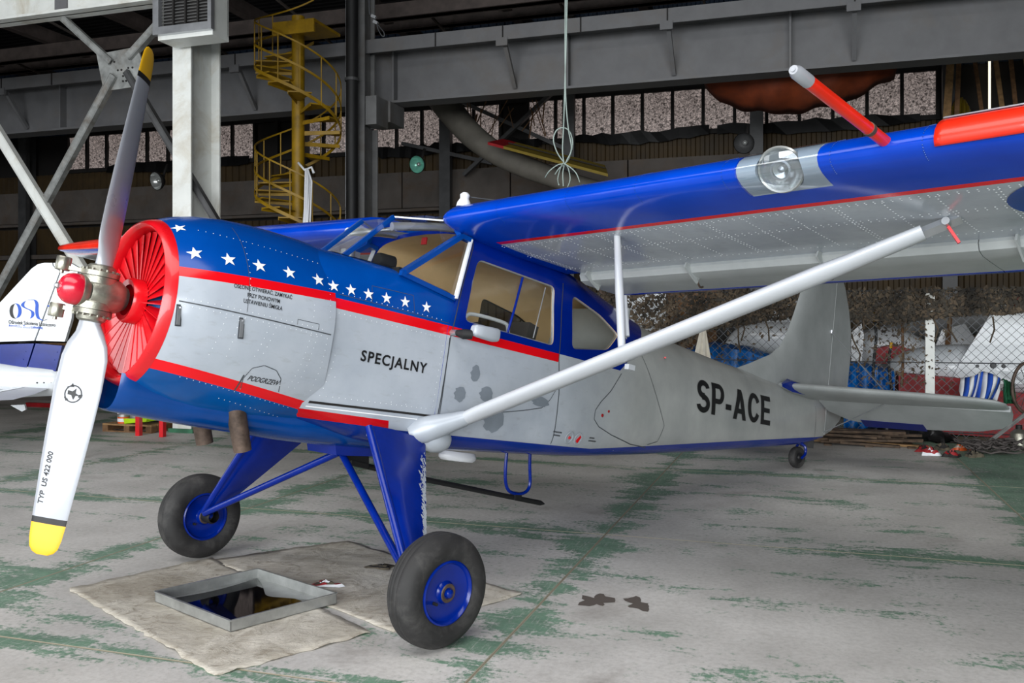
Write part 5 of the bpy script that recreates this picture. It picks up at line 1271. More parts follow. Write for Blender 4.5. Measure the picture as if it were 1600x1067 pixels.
# drip tray
ta, tb_, tc_ = gp(242, 943), gp(360, 991), gp(526, 946); td = ta + tc_ - tb_
Z0 = .013; tray = tag(empty('drip_tray', ((ta + tc_) / 2) + Vector((0, 0, Z0))), 'square sheet-metal drip tray with dark oil in it, on the canvas', 'drip tray')
cen = (ta + tc_) / 2; loc = [v - cen for v in (ta, tb_, tc_, td)]
b = MB(); b.prism([v + Vector((0, 0, 0)) for v in loc], (0, 0, .003)); b.build('tray_base', M['galv'], tray)
for i in range(4):
    a, c = loc[i], loc[(i + 1) % 4]; d = (c - a).normalized(); inn_ = (-(a + c)).normalized() * .006
    b = MB(); b.prism([a, c, c + Vector((0, 0, .06)), a + Vector((0, 0, .06))], inn_); w = b.build('tray_side', M['galv'], tray)
    b = MB(); b.bar(a + Vector((0, 0, .06)), c + Vector((0, 0, .06)), .014, .006); b.build('rolled_rim', M['galv'], w)
b = MB(); n = 40; cs = [v * .96 for v in loc]; pts = []
random.seed(12)
for k in range(n):
    t_ = k / n * 4; i = int(t_); u = t_ - i; p = cs[i].lerp(cs[(i + 1) % 4], u)
    if i in (2, 3): s_ = 1 - .55 * math.sin(math.pi * (u if i == 2 else u)) * (1.0 if i == 2 else .25); p = Vector((p.x * s_, p.y * s_, 0))
    elif i == 1: p = p * (1 - .12 * u)
    pts.append(p + Vector((0, 0, .006)))
b.add([Vector((0, 0, .006)) + (cs[0] + cs[1]) * .2] + pts, [(0, 1 + k, 1 + (k + 1) % n) for k in range(n)]); b.build('used_oil', M['oil'], tray, fix=False)
def rag(name, c, r, seed, mats, label, cat, h=.035, z0=.012):
    rnd = random.Random(seed); b = MB(); n = 18; rings_ = []
    for j, k in enumerate((1.0, .82, .55, .25, .02)):
        ring_ = []
        for i in range(n):
            a = 2 * math.pi * i / n; rr = r * k * (1 + .35 * math.sin(3 * a + seed) + rnd.uniform(-.15, .15))
            ring_.append(Vector((rr * math.cos(a), rr * .6 * math.sin(a), (0 if j == 0 else h * (1 - k * .7) * rnd.uniform(.4, 1.1)))))
        rings_.append(ring_)
    for j in range(len(rings_) - 1): b.loft([rings_[j], rings_[j + 1]], True, False, mi=j % len(mats))
    b.add(rings_[0], [tuple(range(n))])
    o = b.build(name, mats, smooth=True, loc=c + Vector((0, 0, z0)), auto=60); return tag(o, label, cat)
rag('cleaning_rag', gp(508, 917), .10, 3, [M['blanket_white'], M['red_tarp'], M['rag']], 'crumpled red and white rag behind the drip tray', 'rag')
rag('oily_rag', gp(596, 889), .09, 5, [M['rag'], M['dark']], 'dark oily rag lying on the canvas behind the near wheel', 'rag', .025)
def blot(px, py, r, seed, label):
    rnd = random.Random(seed); n = 26; c = gp(px, py); pts = []
    for k in range(n):
        a = 2 * math.pi * k / n; rr = r * (1 + .3 * math.sin(2 * a + seed) + .25 * math.sin(5 * a + seed * 2) + rnd.uniform(-.18, .18))
        pts.append((rr * math.cos(a), rr * 1.5 * math.sin(a), .0012))
    b = MB(); b.add([(0, 0, .0012)] + pts, [(0, 1 + k, 1 + (k + 1) % n) for k in range(n)]); o = b.build('oil_stain', M['stain'], loc=c, fix=False); tag(o, label, 'stain', 'stains on the floor')
blot(932, 938, .085, 1, 'larger dark brown stain on the floor right of the near wheel'); blot(996, 943, .07, 4, 'smaller dark brown stain farther right of the near wheel')

# ---- the trainer parked at the left, only its tail in view
D_T = 12.5; S_T = F_PX / D_T
tr_ = tag(empty('parked_trainer', ((0 - 800) / F_PX * D_T, D_T, 0)), 'white and blue low trainer aircraft parked at the left edge, tail towards us', 'aircraft')
def lt_(x, y): return Vector((x / S_T, 0, EYE + (HOR - y) / S_T))
def tprism(pts, name, mat, th_, parent=None, y0=0.0, label=None):
    b = MB(); b.prism([lt_(*p) + Vector((0, y0 - th_ / 2, 0)) for p in pts], (0, th_, 0)); return b.build(name, mat, parent or tr_, label=label)
fin_ = tprism([(-60, 536), (-60, 527), (-2, 478), (52, 420), (62, 413), (72, 411), (84, 411), (85, 416), (96, 424), (56, 532)], 'fin', M['glider_white'], .09)
rud = tprism([(85.5, 411), (112, 411), (124, 418), (113, 500), (103, 533.5), (58, 532), (97.5, 424), (86.5, 416)], 'rudder', M['glider_white'], .07)
tprism([(-60, 540), (56, 536.5), (44, 575), (-60, 566)], 'blue_fin_root', M['gear_blue'], .10); tprism([(58, 536.5), (99, 540), (89, 580), (45, 576)], 'blue_rudder_root', M['gear_blue'], .075)
for k, (x0, x1, y) in enumerate(((68, 88, 431), (58, 84, 442), (48, 79, 453), (37, 75, 464.5), (-10, 55, 498), (-20, 50, 510), (-30, 53, 523))):
    b = MB(); b.bar(lt_(x0, y) + Vector((0, -.047, 0)), lt_(x1, y + .8) + Vector((0, -.047, 0)), .012, .012); b.build('rib', M['glider_white'], fin_)
for k, (x0, x1, y) in enumerate(((99, 118, 433), (94, 116, 444), (90, 114, 456), (86, 112, 467), (70, 105, 513), (65, 101, 525))):
    b = MB(); b.bar(lt_(x0, y) + Vector((0, -.037, 0)), lt_(x1, y + .8) + Vector((0, -.037, 0)), .012, .012); b.build('rib', M['glider_white'], rud)
for x0, x1, y, pn in ((-10, 44, 548, 0), (3, 40, 560, 0), (60, 92, 549, 1), (55, 88, 561, 1)):
    b = MB(); b.bar(lt_(x0, y) + Vector((0, -.052 if not pn else -.04, 0)), lt_(x1, y + 1) + Vector((0, -.052 if not pn else -.04, 0)), .012, .012); b.build('rib', M['gear_blue'], tr_)
# lettering on the fin
def ribbon(pts, w, name, mat, y, parent):
    P = catmull([(x, y_, 0) for x, y_ in pts], 6); L, Rr = [], []; n = len(P)
    for i, p in enumerate(P):
        d = (P[min(i + 1, n - 1)] - P[max(i - 1, 0)]).normalized(); k = w(i / (n - 1)) if callable(w) else w
        L.append(lt_(p.x + max(.25, abs(d.y)) * k / 2, p.y) + Vector((0, y, 0))); Rr.append(lt_(p.x - max(.25, abs(d.y)) * k / 2, p.y) + Vector((0, y, 0)))
        L[-1].z += .004 * abs(d.x); Rr[-1].z -= .004 * abs(d.x)
    b = MB(); b.loft([L, Rr], closed=False); return b.build(name, mat, parent, fix=False)
zx = lambda pts: [(x / 7.625, 400 + y / 7.625) for x, y in pts]
O_ = [(208 + 52 * math.cos(a), 655 + 88 * math.sin(a)) for a in [math.pi / 2 + 2 * math.pi * k / 16 for k in range(17)]]
ribbon(zx(O_[:9]), 5.2, 'logo_letter', M['decal_black'], -.05, fin_); ribbon(zx(O_[8:]), 5.2, 'logo_letter', M['decal_blue'], -.05, fin_)
ribbon(zx([(325, 620), (295, 595), (298, 565), (330, 535), (390, 520), (440, 530), (462, 575), (460, 640), (465, 700), (485, 745), (530, 766)]), 5.0, 'logo_letter', M['decal_blue'], -.0505, fin_)
ribbon(zx([(325, 620), (372, 640), (408, 665), (412, 705), (390, 740), (350, 752), (280, 752), (200, 748)]), 4.8, 'logo_letter', M['decal_blue'], -.05, fin_)
ribbon(zx([(530, 766), (580, 755), (625, 722), (650, 690)]), 1.6, 'logo_swoosh', M['decal_black'], -.05, rud)
for pts in ([(580, 592), (600, 588), (785, 625), (785, 638), (760, 640), (600, 605)], [(705, 595), (722, 598), (665, 700), (648, 700)], [(595, 690), (690, 700), (690, 708), (595, 696)], [(640, 630), (660, 570), (670, 575), (655, 632)], [(690, 615), (705, 565), (718, 572), (708, 618)], [(725, 620), (745, 585), (752, 590), (738, 625)]):
    b = MB(); b.add([lt_(*p) + Vector((0, -.0505, 0)) for p in zx(pts)], [tuple(range(len(pts)))]); b.build('logo_aeroplane', M['decal_blue'] if pts[0][0] in (580, 595) else M['decal_black'], rud, fix=False)
for s_, px, py, sz, mt in (('Ośrodek Szkolenia Lotniczego', 53, 505.5, .070, M['decal_black']), ('Aeroklubu Ziemi Lubuskiej', 43, 510.5, .052, M['decal_blue'])):
    v_, f_ = text_shape(s_, sz, .001); b = MB(); w_ = max(v[0] for v in v_) - min(v[0] for v in v_); k = (73 if sz > .06 else 53) / S_T / w_
    b.add([lt_(px, py) + Vector((x * k, -.052, y - x * .05)) for x, y in v_], f_); b.build('club_name', mt, fin_, fix=False)
# tail cone, tailplane, off-frame body
def tring(x, cy, cz, ry, rz, n=24): return [Vector((x, cy + ry * math.cos(t_), cz + rz * math.sin(t_))) for t_ in [2 * math.pi * j / n for j in range(n)]]
cz_ = lambda y: EYE + (HOR - y) / S_T
b = MB(); b.loft([tring(.80, 0, cz_(597), .05, .15), tring(.74, 0, cz_(597), .09, .19), tring(.3, 0, cz_(596), .15, .22), tring(-.6, 0, cz_(590), .24, .30), tring(-2.0, 0, 1.05, .36, .42), tring(-3.6, 0, 1.15, .45, .5), tring(-4.6, 0, 1.15, .42, .45), tring(-5.4, 0, 1.1, .2, .22)], True, True); b.build('fuselage', M['glider_white'], tr_, smooth=True, auto=50)
for k in range(3): b = MB(); b.lathe([(.012, 0), (.01, .006), (.001, .006)], (lt_(65 + k * 9.5, 597).x, -.12 + .02 * k, cz_(597)), (0, -1, 0), 8); b.build('vent_hole', M['black'], tr_)
for sg in (-1, 1):
    y_ = sg
    b = MB(); zt = cz_(606)
    b.loft([[Vector((-.35 + dx, sg * l, zt + t_)), Vector((-.1 + dx, sg * l, zt + t_ + .04)), Vector((.42, sg * l, zt + t_ + .025)), Vector((.42, sg * l, zt + t_ - .02)), Vector((-.1 + dx, sg * l, zt + t_ - .05))] for l, dx, t_ in ((.1, 0, 0), (.8, .1, -.02), (1.5, .22, -.04))], True, True); st2 = b.build('tailplane', M['glider_white'], tr_, smooth=True, auto=40)
    b = MB(); b.loft([[Vector((.43, sg * l, zt + .02 + t_)), Vector((w_, sg * l, zt + t_)), Vector((.43, sg * l, zt - .02 + t_))] for l, w_, t_ in ((.1, .72, 0), (.8, .9, -.02), (1.42, .95, -.04), (1.5, .8, -.04))], True, True); b.build('elevator', plain('pale_grey_elevator', (196, 198, 206), .4, 0, .04), st2)
    for k in range(5): b = MB(); b.bar((-.05 + k * .09, sg * .5, zt + .028 - .012), (-.0 + k * .09, sg * 1.4, zt - .01), .008, .006); b.build('rib', M['silver'], st2)
    b = MB(); b.span((-4.3, sg * .4, .9), (-2.9, sg * 4.5, 1.0)); b.build('wing', M['glider_white'], tr_)
    b = MB(); b.lathe([(.1, -.06), (.18, -.07), (.2, 0), (.18, .07), (.1, .06)], (-3.9, sg * 1.3, .2), (0, 1, 0), 24, caps=True); b.build('main_wheel', M['tyre'], tr_, smooth=True)
    b = MB(); b.tube([(-3.9, sg * 1.22, .2), (-3.8, sg * 1.0, .95)], .04, 10); b.build('gear_leg', M['glider_white'], tr_)
b = MB(); b.prism([lt_(16, 633), lt_(38, 632), lt_(40, 640), lt_(34, 643)], (0, .04, 0)); b.build('tail_bumper', M['glider_white'], tr_)
# ---- low concrete plinth, red trolley bar, timber
b = MB(); x0, _ = at(-120, 600, 15.2); x1, _ = at(168, 600, 15.2); b.span((x0, 15.2, 0), (x1, 15.7, .62)); struct(b, 'trim_2', M['concrete'], 'low concrete plinth behind the parked white trainer', 'plinth')
b = MB(); x0 = at(40, 642, 14.0)[0]; x1 = at(135, 642, 14.0)[0]; b.span((0, 0, 0), (x1 - x0, .08, .08))
o = b.build('red_bar', M['dark_red'], loc=hp(x0, 14.0, .0), rz=HANG); tag(o, 'red steel bar lying before the low concrete plinth', 'bar')
bx = hthing('timber_stack', at(105, 600, 15.4)[0], 15.4, .62, 'stack of brown boards on the low plinth behind the trainer', 'timber')
for k in range(6): b = MB(); b.box((random.uniform(-.05, .05), 0, .05 + k * .1), (1.1, .28, .09)); b.build('board', M['wood'], bx)
# ---- pallet with painting things
PQ = 11.25; px0 = at(160, 677, PQ)[0]
pal = hthing('wooden_pallet', px0, PQ, 0, 'wooden pallet with paint things on it, by the white column', 'pallet')
for k in range(3): b = MB(); b.span((k * .40, 0, .02), (k * .40 + .1, .8, .10)); b.build('bearer', M['wood'], pal)
for k in range(3): b = MB(); b.span((0, k * .34, 0), (.9, k * .34 + .1, .02)); b.build('bottom_board', M['wood'], pal)
for k in range(6): b = MB(); b.span((0, k * .135, .10), (.9, k * .135 + .11, .125)); b.build('deck_board', M['wood_pale'], pal)
def pot(x, y, r, h, mat, mat2, name, label, cat):
    t_ = hthing(name, px0 + x, PQ + y, .125, label, cat)
    b = MB(); b.lathe([(r * .92, 0), (r, h), (r * .9, h), (r * .85, .02), (.001, .02)], n=20); b.build('body', mat, t_, smooth=True, auto=40)
    b = MB(); b.lathe([(r * 1.05, h * .72), (r * 1.06, h * .98), (r * .98, h), (.001, h)], n=20); b.build('lid', mat2, t_, smooth=True, auto=40)
    b = MB(); b.lathe([(r * .99, h * .2), (r * 1.01, h * .3), (r * 1.01, h * .55)], n=20); b.build('paper_label', M['white'], t_, smooth=True)
pot(.16, .2, .045, .26, M['blue_tarp'], M['white'], 'paint_bottle', 'slim white and blue paint bottle on the pallet', 'bottle')
pot(.24, .42, .11, .30, M['white'], M['amber'], 'paint_bucket', 'white bucket with amber lid on the pallet', 'bucket')
pot(.29, .12, .09, .14, M['orange'], M['galv'], 'paint_pot', 'small orange paint pot on the pallet', 'pot')
cr = hthing('black_crate', px0 + .60, PQ + .45, .125, 'black plastic crate of cells standing on the pallet', 'crate', rz=4)
b = MB(); b.span((-.2, -.12, 0), (.2, .12, .02)); b.span((-.2, .1, 0), (.2, .12, .22)); b.build('shell', M['black'], cr)
for k in range(5): b = MB(); b.span((-.2 + k * .095, -.12, .02), (-.19 + k * .095, .1, .22)); b.build('divider', M['brace'], cr)
b = MB(); b.span((-.2, -.12, .17), (.2, -.11, .22)); b.build('rim', M['brace'], cr)
ty_ = hthing('paint_tray', px0 + .62, PQ + .12, .125, 'lime green roller tray on the pallet edge', 'paint tray', rz=-6)
b = MB(); b.prism([(-.22, -.12, .0), (.22, -.12, .05), (.22, .12, .05), (-.22, .12, .0)], (0, 0, .008)); b.build('ramp', M['lime'], ty_)
for y_ in (-.12, .11): b = MB(); b.prism([(-.22, y_, 0), (.22, y_, .05), (.24, y_, .1), (-.24, y_, .08)], (0, .012, 0)); b.build('side', M['lime'], ty_)
rs_ = hthing('red_stand', at(217, 682, 11.0)[0], 11.0, 0, 'red steel work stand beside the pallet under the nose', 'stand')
for x, y in ((0, 0), (.42, .0)): b = MB(); b.span((x - .035, y - .035, 0), (x + .035, y + .035, .62)); b.build('leg', M['red'], rs_)
b = MB(); b.span((-.06, -.06, .62), (.48, .12, .68)); b.build('top', M['dark_red'], rs_)

# ================================================================== FENCE AND THE STORE BEHIND IT
FQ = 14.0
fn = hthing('chain_link_fence', 0, FQ, 0, 'chain-link fence with white posts behind the tail', 'fence')
fz = 2.12; fp0, fp1 = -3.2, 4.4
for x in (-3.2, at(1453, 600, FQ)[0], 4.1):
    b = MB(); b.span((x - .06, -.02, 0), (x + .06, .06, 2.08)); b.build('fence_post', M['col_white'], fn)
for zz, r in ((fz, .012), (at(1500, 567, FQ)[1], .008), (.12, .008)): b = MB(); b.tube([(fp0, 0, zz), (fp1, 0, zz)], r, 6); b.build('line_wire', M['wire'], fn)
b = MB(); cell = .125
n = int((fp1 - fp0 + fz) / cell) + 1
def thin(a, c, r=.0032):
    d = (c - a).normalized(); x = Vector((0, 1, 0)) * r; y = d.cross(Vector((0, 1, 0))) * r
    b.add([a + x, a - x * .5 + y, a - x * .5 - y, c + x, c - x * .5 + y, c - x * .5 - y], [(0, 1, 4, 3), (1, 2, 5, 4), (2, 0, 3, 5)])
for k in range(n):
    x = fp0 - fz + k * cell
    for sgn in (1, -1):
        # line z = sgn*(p - x) ... clipped to the panel
        if sgn == 1: z_of = lambda p: (p - x) ; pa_, pb_ = max(fp0, x), min(fp1, x + fz)
        else: z_of = lambda p: fz - (p - x); pa_, pb_ = max(fp0, x), min(fp1, x + fz)
        if pb_ - pa_ > .02: thin(Vector((pa_, 0, z_of(pa_))), Vector((pb_, 0, z_of(pb_))))
b.build('wire_mesh', M['wire'], fn, kind='stuff', fix=False)
# camouflage netting on the fence top
random.seed(31); b = MB()
def scrim(p, z, s, mi):
    a = random.uniform(0, 6.28); y = -.03 + random.uniform(-.06, .05)
    u = Vector((math.cos(a), random.uniform(-.5, .5), math.sin(a))) * s; v = Vector((-math.sin(a), random.uniform(-.5, .5), math.cos(a))) * s * random.uniform(.3, .7)
    c = Vector((p, y, z)); w = Vector((random.uniform(-.3, .3) * s, random.uniform(-.3, .3) * s, 0))
    b.add([c - u, c + v * .8 + w, c + u, c - v + w * .5], [(0, 1, 2), (0, 2, 3)], mi)
for k in range(8000):
    p = random.uniform(-3.1, 4.3); lim = table(p, [-3.1, -1.9, -1.4, -.9, 0, .6, 1.2, 1.7, 2.3, 3.0, 4.3], [.75, .9, .62, .5, .40, .42, .50, .42, .38, .34, .32])
    z = fz + .03 - lim * random.random() ** .8
    scrim(p, z, random.uniform(.02, .055), 1 if random.random() < table(p, [-3, -1.2, -.4], [.15, .35, .6]) else 0)
for k in range(900):
    p = random.choice([random.gauss(-1.3, .5), random.gauss(.75, .35), random.gauss(1.4, .25)]); z = 2.0 - random.random() ** 1.2 * 1.25; scrim(p, z, random.uniform(.012, .04), 0)
for k in range(16):
    p = random.uniform(-2.2, 2.4); q = [(p + random.uniform(-.06, .06) + .03 * j, -.04, 1.75 - j * .18) for j in range(random.randint(2, 5))]
    if len(q) > 1: b.tube(q, .012, 5)
o = b.build('camouflage_net', [M['net'], M['net_dark']], loc=hp(0, FQ, 0), rz=HANG, fix=False); tag(o, 'brown camouflage netting hung along the top of the fence', 'netting', None, 'stuff')

def hbox(name, mat, px0, py0, px1, py1, q, depth, label, cat):
    """box-like solid seen between two survey points on the plane q"""
    p0, z1 = at(px0, py0, q); p1, z0 = at(px1, py1, q)
    b = MB(); b.span((p0, q, 0), (p1, q + depth, z1)); o = b.build(name, mat, rz=HANG); return tag(o, label, cat)
def hpoly(name, mat, pts, q, depth, label, cat=None, parent=None, thin_=None):
    b = MB(); b.prism([Vector((*[at(x, y, q)[0]], q, at(x, y, q)[1])) for x, y in pts], (0, depth, 0))
    o = b.build(name, mat, parent, rz=None if parent else HANG)
    return tag(o, label, cat) if parent is None else o
def spindle(name, mat, pts, rads, label, cat, parts=(), squash=1.0):
    P = [Vector((at(x, y, q)[0], q, at(x, y, q)[1])) for x, y, q in pts]; P2 = catmull(P, 5); R2 = catmull([(r, 0, 0) for r in rads], 5)
    b = MB(); b.tube(P2, [max(.01, v.x) for v in R2], 18); o = b.build(name, mat, smooth=True, rz=HANG, auto=50); return tag(o, label, cat)
# white gliders stored behind the wire
g1 = tag(empty('stored_glider', hp(0, 0, 0), (0, 0, HANG)), 'white glider with red underside lying behind the fence, beside the fin', 'glider')
def sp_part(pts, rads, name, mat, parent):
    P = [Vector((at(x, y, q)[0], q, at(x, y, q)[1])) for x, y, q in pts]; P2 = catmull(P, 5); R2 = catmull([(r, 0, 0) for r in rads], 5)
    b = MB(); b.tube(P2, [max(.01, v.x) for v in R2], 18); return b.build(name, mat, parent, smooth=True, auto=50)
sp_part([(1406, 590, 15.4), (1430, 580, 15.3), (1480, 575, 15.2), (1560, 578, 15.1), (1640, 585, 15.0)], [.3, .34, .36, .36, .3], 'fuselage', M['glider_white'], g1)
hpoly('red_belly', M['red_tarp'], [(1404, 583), (1510, 592), (1520, 606), (1640, 620), (1640, 690), (1404, 672)], 14.62, .7, '', None, g1)
hpoly('fin', M['glider_white'], [(1490, 588), (1502, 562), (1556, 478), (1640, 490), (1640, 600), (1520, 600)], 14.75, .08, '', None, g1)
hpoly('fin_cap', M['glider_white'], [(1554, 487), (1562, 474), (1640, 484), (1640, 498)], 14.72, .14, '', None, g1)
for x, y, r in ((1527, 572, .025), (1552, 571, .045), (1568, 572, .03)):
    p, z = at(x, y, 14.74); b = MB(); b.lathe([(r, 0), (r * .9, .01), (r * .6, .005), (.001, .005)], (p, 14.74, z), (0, -1, 0), 16); b.build('fin_fitting', M['brace'], g1)
g2 = tag(empty('stored_glider', hp(0, 0, 0), (0, 0, HANG)), 'white glider with dark red wing lying behind the fence, in the middle', 'glider')
sp_part([(1330, 560, 16.9), (1380, 545, 16.9), (1440, 560, 16.8), (1500, 568, 16.7)], [.22, .38, .32, .2], 'fuselage', M['glider_white'], g2)
hpoly('wing', M['red_tarp'], [(1368, 545), (1400, 538), (1420, 545), (1494, 553), (1492, 562), (1455, 569), (1368, 568)], 16.0, .45, '', None, g2)
hpoly('fin', M['glider_white'], [(1462, 540), (1472, 515), (1508, 506), (1524, 530), (1518, 548), (1490, 552)], 16.35, .07, '', None, g2)
hpoly('rudder_stripe', M['wood'], [(1477, 538), (1482, 497), (1488, 497), (1485, 540)], 16.25, .05, '', None, g2)
hpoly('fin', M['glider_white'], [(1330, 520), (1346, 505), (1350, 525), (1345, 580), (1330, 590)], 16.3, .07, '', None, g2)
g3 = tag(empty('stored_glider', hp(0, 0, 0), (0, 0, HANG)), 'pale rounded glider nose behind the fence, left of the fin', 'glider')
sp_part([(1130, 548, 15.6), (1160, 530, 15.7), (1200, 528, 15.7), (1260, 530, 15.7), (1310, 536, 15.7)], [.04, .2, .27, .26, .2], 'nose', M['glider_white'], g3)
sp_part([(1180, 512, 15.9), (1220, 500, 16.0), (1270, 490, 16.0), (1312, 486, 16.0)], [.05, .22, .28, .25], 'boom', M['glider_white'], g3)
spindle('covered_wing', M['grey_tarp'], [(1330, 530, 17.8), (1400, 520, 17.8), (1470, 510, 17.7), (1540, 495, 17.6), (1580, 488, 17.6)], [.12, .18, .24, .26, .1], 'grey cloth-covered wing resting across the stored gliders', 'covered wing')
spindle('covered_wing', M['grey_tarp'], [(1090, 535, 16.6), (1120, 515, 16.6), (1160, 500, 16.7), (1200, 480, 16.8)], [.2, .3, .22, .04], 'dark grey covered wing behind the fence by the cream cloth', 'covered wing')
# tarpaulins
def tarp(name, mat, px0, px1, tops, pybot, q, depth, seed, label):
    rnd = random.Random(seed); b = MB(); n = 26; rows = []
    for j in range(9):
        row = []
        for i in range(n + 1):
            u = i / n; px = lerp(px0, px1, u); ytop = table(u, [k / (len(tops) - 1) for k in range(len(tops))], tops); v = j / 8
            if v < .35: y, qq = ytop + rnd.uniform(-1.5, 1.5), q + depth * (1 - v / .35)
            else: y, qq = lerp(ytop, pybot, (v - .35) / .65), q + rnd.uniform(-.04, .04) - .06 * math.sin(u * 30 + v * 3)
            p, _ = at(px, y, q); z = at(px, y, q)[1]; row.append(Vector((p, qq, max(.01, z))))
        rows.append(row)
    b.loft(rows, closed=False); o = b.build(name, mat, smooth=True, rz=HANG, fix=False, auto=60)
    m = o.modifiers.new('s', 'SOLIDIFY'); m.thickness = .015; return tag(o, label, 'tarpaulin')
tarp('blue_tarpaulin', M['blue_tarp'], 1318, 1398, [572, 568, 572, 576, 581], 690, 14.5, .6, 1, 'bright blue tarpaulin behind the fence, right of the rudder')
tarp('blue_tarpaulin', M['blue_tarp'], 1040, 1215, [560, 548, 540, 536, 540, 543, 552, 560], 690, 14.6, .5, 2, 'bright blue tarpaulin behind the fence, left of the fin')
tarp('black_tarpaulin', M['black_tarp'], 1330, 1500, [680, 668, 664, 666, 672, 690], 700, 13.78, .12, 3, 'black plastic sheet heaped at the foot of the fence')
# dark store backing with white sheets behind the left end of the net
hbox('white_board', M['glider_white'], 965, 440, 1040, 560, 15.2, .08, 'large white board standing behind the netting', 'board')
hbox('brown_board', M['wood'], 1042, 440, 1120, 560, 15.5, .08, 'large brown board standing behind the netting beside the white one', 'board')
# cream cloth hung over the wire
rnd = random.Random(8); b = MB(); rows = []
for j in range(9):
    v = j / 8; row = []
    for i in range(11):
        u = i / 10; x = lerp(lerp(1096, 1082, v), lerp(1102, 1113, v), u); y = lerp(506, 566, v) + 3 * math.sin(u * 9)
        p, z = at(x, y, 13.9); row.append(Vector((p, 13.88 + .05 * math.sin(u * 16 + v) * v, z)))
    rows.append(row)
b.loft(rows, closed=False); o = b.build('cream_cloth', M['cream_cloth'], smooth=True, rz=HANG, fix=False); m = o.modifiers.new('s', 'SOLIDIFY'); m.thickness = .01; tag(o, 'cream cloth hanging on the fence above the fuselage spine', 'cloth')
# striped blanket over the fence rail, stripes as separate strips of cloth
sb = tag(empty('striped_blanket', hp(0, 0, 0), (0, 0, HANG)), 'blue and white striped cloth bundled behind the tailplane tip', 'cloth')
def bl_pt(u, v):
    x = lerp(1495, 1560, u) + 6 * v; y = lerp(lerp(592, 588, u), 628, v) + 3 * math.sin(u * 7) - 6 * math.sin(math.pi * u) * (1 - v)
    p, z = at(x, y, 13.85); return Vector((p, 13.82 + .10 * math.sin(u * 12 + v * 5) - .08 * math.sin(math.pi * v), z))
ns = 11
for k in range(ns):
    rows = [[bl_pt(min(1, max(0, (k + a_) / ns - .25 * (v / 8) + .12)), v / 8) for a_ in (0, .5, 1.0)] for v in range(9)]
    b = MB(); b.loft(rows, closed=False); o = b.build('stripe', M['blanket_blue'] if k % 2 else M['blanket_white'], sb, smooth=True, fix=False); m = o.modifiers.new('s', 'SOLIDIFY'); m.thickness = .01
tarp('green_cloth', M['green_cloth'], 1568, 1586, [594, 598, 602], 630, 13.78, .1, 6, 'dark green cloth beside the striped cloth')
# bicycle wheel at the right edge, leaning bar, can, ropes, timber
wk2 = hthing('bicycle_wheel', at(1606, 606, 13.7)[0], 13.7, at(1606, 606, 13.7)[1], 'rusty bicycle wheel leaning on the fence at the right edge', 'wheel')
b = MB(); b.tube([(.34 * math.cos(t_) * .6, .1 * math.cos(t_), .34 * math.sin(t_)) for t_ in [2 * math.pi * k / 40 for k in range(41)]], .022, 8); b.build('rim', M['exhaust'], wk2, smooth=True)
for k in range(12): a = 2 * math.pi * k / 12; b = MB(); b.tube([(0, 0, 0), (.33 * math.cos(a) * .6, .1 * math.cos(a), .33 * math.sin(a))], .004, 5); b.build('spoke', M['wire'], wk2)
ab = MB(); a_, c_ = at(1541, 692, 13.2), at(1602, 645, 13.5); ab.bar(Vector((a_[0], 13.2, max(.03, a_[1]))), Vector((c_[0], 13.5, c_[1])), .012, .07, up=(0, -1, .2)); ab.bar(Vector((a_[0], 13.22, max(.03, a_[1]) - .02)), Vector((c_[0], 13.52, c_[1] - .02)), .05, .012, up=(0, -1, .2))
tag(ab.build('angle_bar', M['galv'], rz=HANG), 'bright steel angle bar leaning at the foot of the fence, right', 'angle bar')
cn = hthing('metal_can', at(1592, 690, 13.3)[0], 13.3, 0, 'small dull metal can on the floor at the right edge', 'can')
b = MB(); b.lathe([(.001, 0), (.10, 0), (.105, .02), (.105, .22), (.09, .24), (.045, .28), (.001, .28)], n=24); b.build('body', M['steel'], cn, smooth=True, auto=40)
b = MB(); b.lathe([(.04, .28), (.04, .33), (.001, .33)], n=16); b.build('cap', M['black'], cn, smooth=True, auto=40)
tp_ = hthing('timber_pile', at(1275, 694, 13.25)[0], 13.25, 0, 'pile of old planks and pallets at the foot of the fence', 'timber')
random.seed(17)
for k in range(22):
    x = random.uniform(0, 1.35); L_ = random.uniform(.5, 1.3); lay = k // 6
    b = MB(); b.box((x * .5 + .25, random.uniform(-.2, .28), .03 + lay * .05), (L_, random.uniform(.07, .13), .03), Matrix.Rotation(random.uniform(-.15, .15), 3, 'Z') @ Matrix.Rotation(random.uniform(-.04, .04), 3, 'Y')); b.build('plank', M['wood_grey'] if random.random() < .85 else M['wood_pale'], tp_)
for x in (.1, .62, 1.15): b = MB(); b.span((x, -.25, 0), (x + .1, .32, .02)); b.build('bearer', M['wood_grey'], tp_)
rp = MB(); random.seed(23)
for k in range(26):
    r = random.uniform(.08, .22); c = Vector((random.uniform(-.22, .25), random.uniform(-.15, .15), .02 + random.random() * .12)); t0 = random.uniform(0, 6); tl = random.uniform(-.5, .5)
    rp.tube([c + Vector((r * math.cos(t0 + a), r * .7 * math.sin(a), abs(.04 * math.sin(2 * a + t0) + tl * r * math.cos(a) * .3))) for a in [k2 * .45 for k2 in range(14)]], .011, 5)
o = rp.build('rope_heap', M['rope'], loc=hp(at(1545, 703, 12.9)[0], 12.9, .0), rz=HANG, smooth=True, fix=False); tag(o, 'tangled heap of grey rope on the floor before the fence', 'rope', None, 'stuff')
random.seed(29)
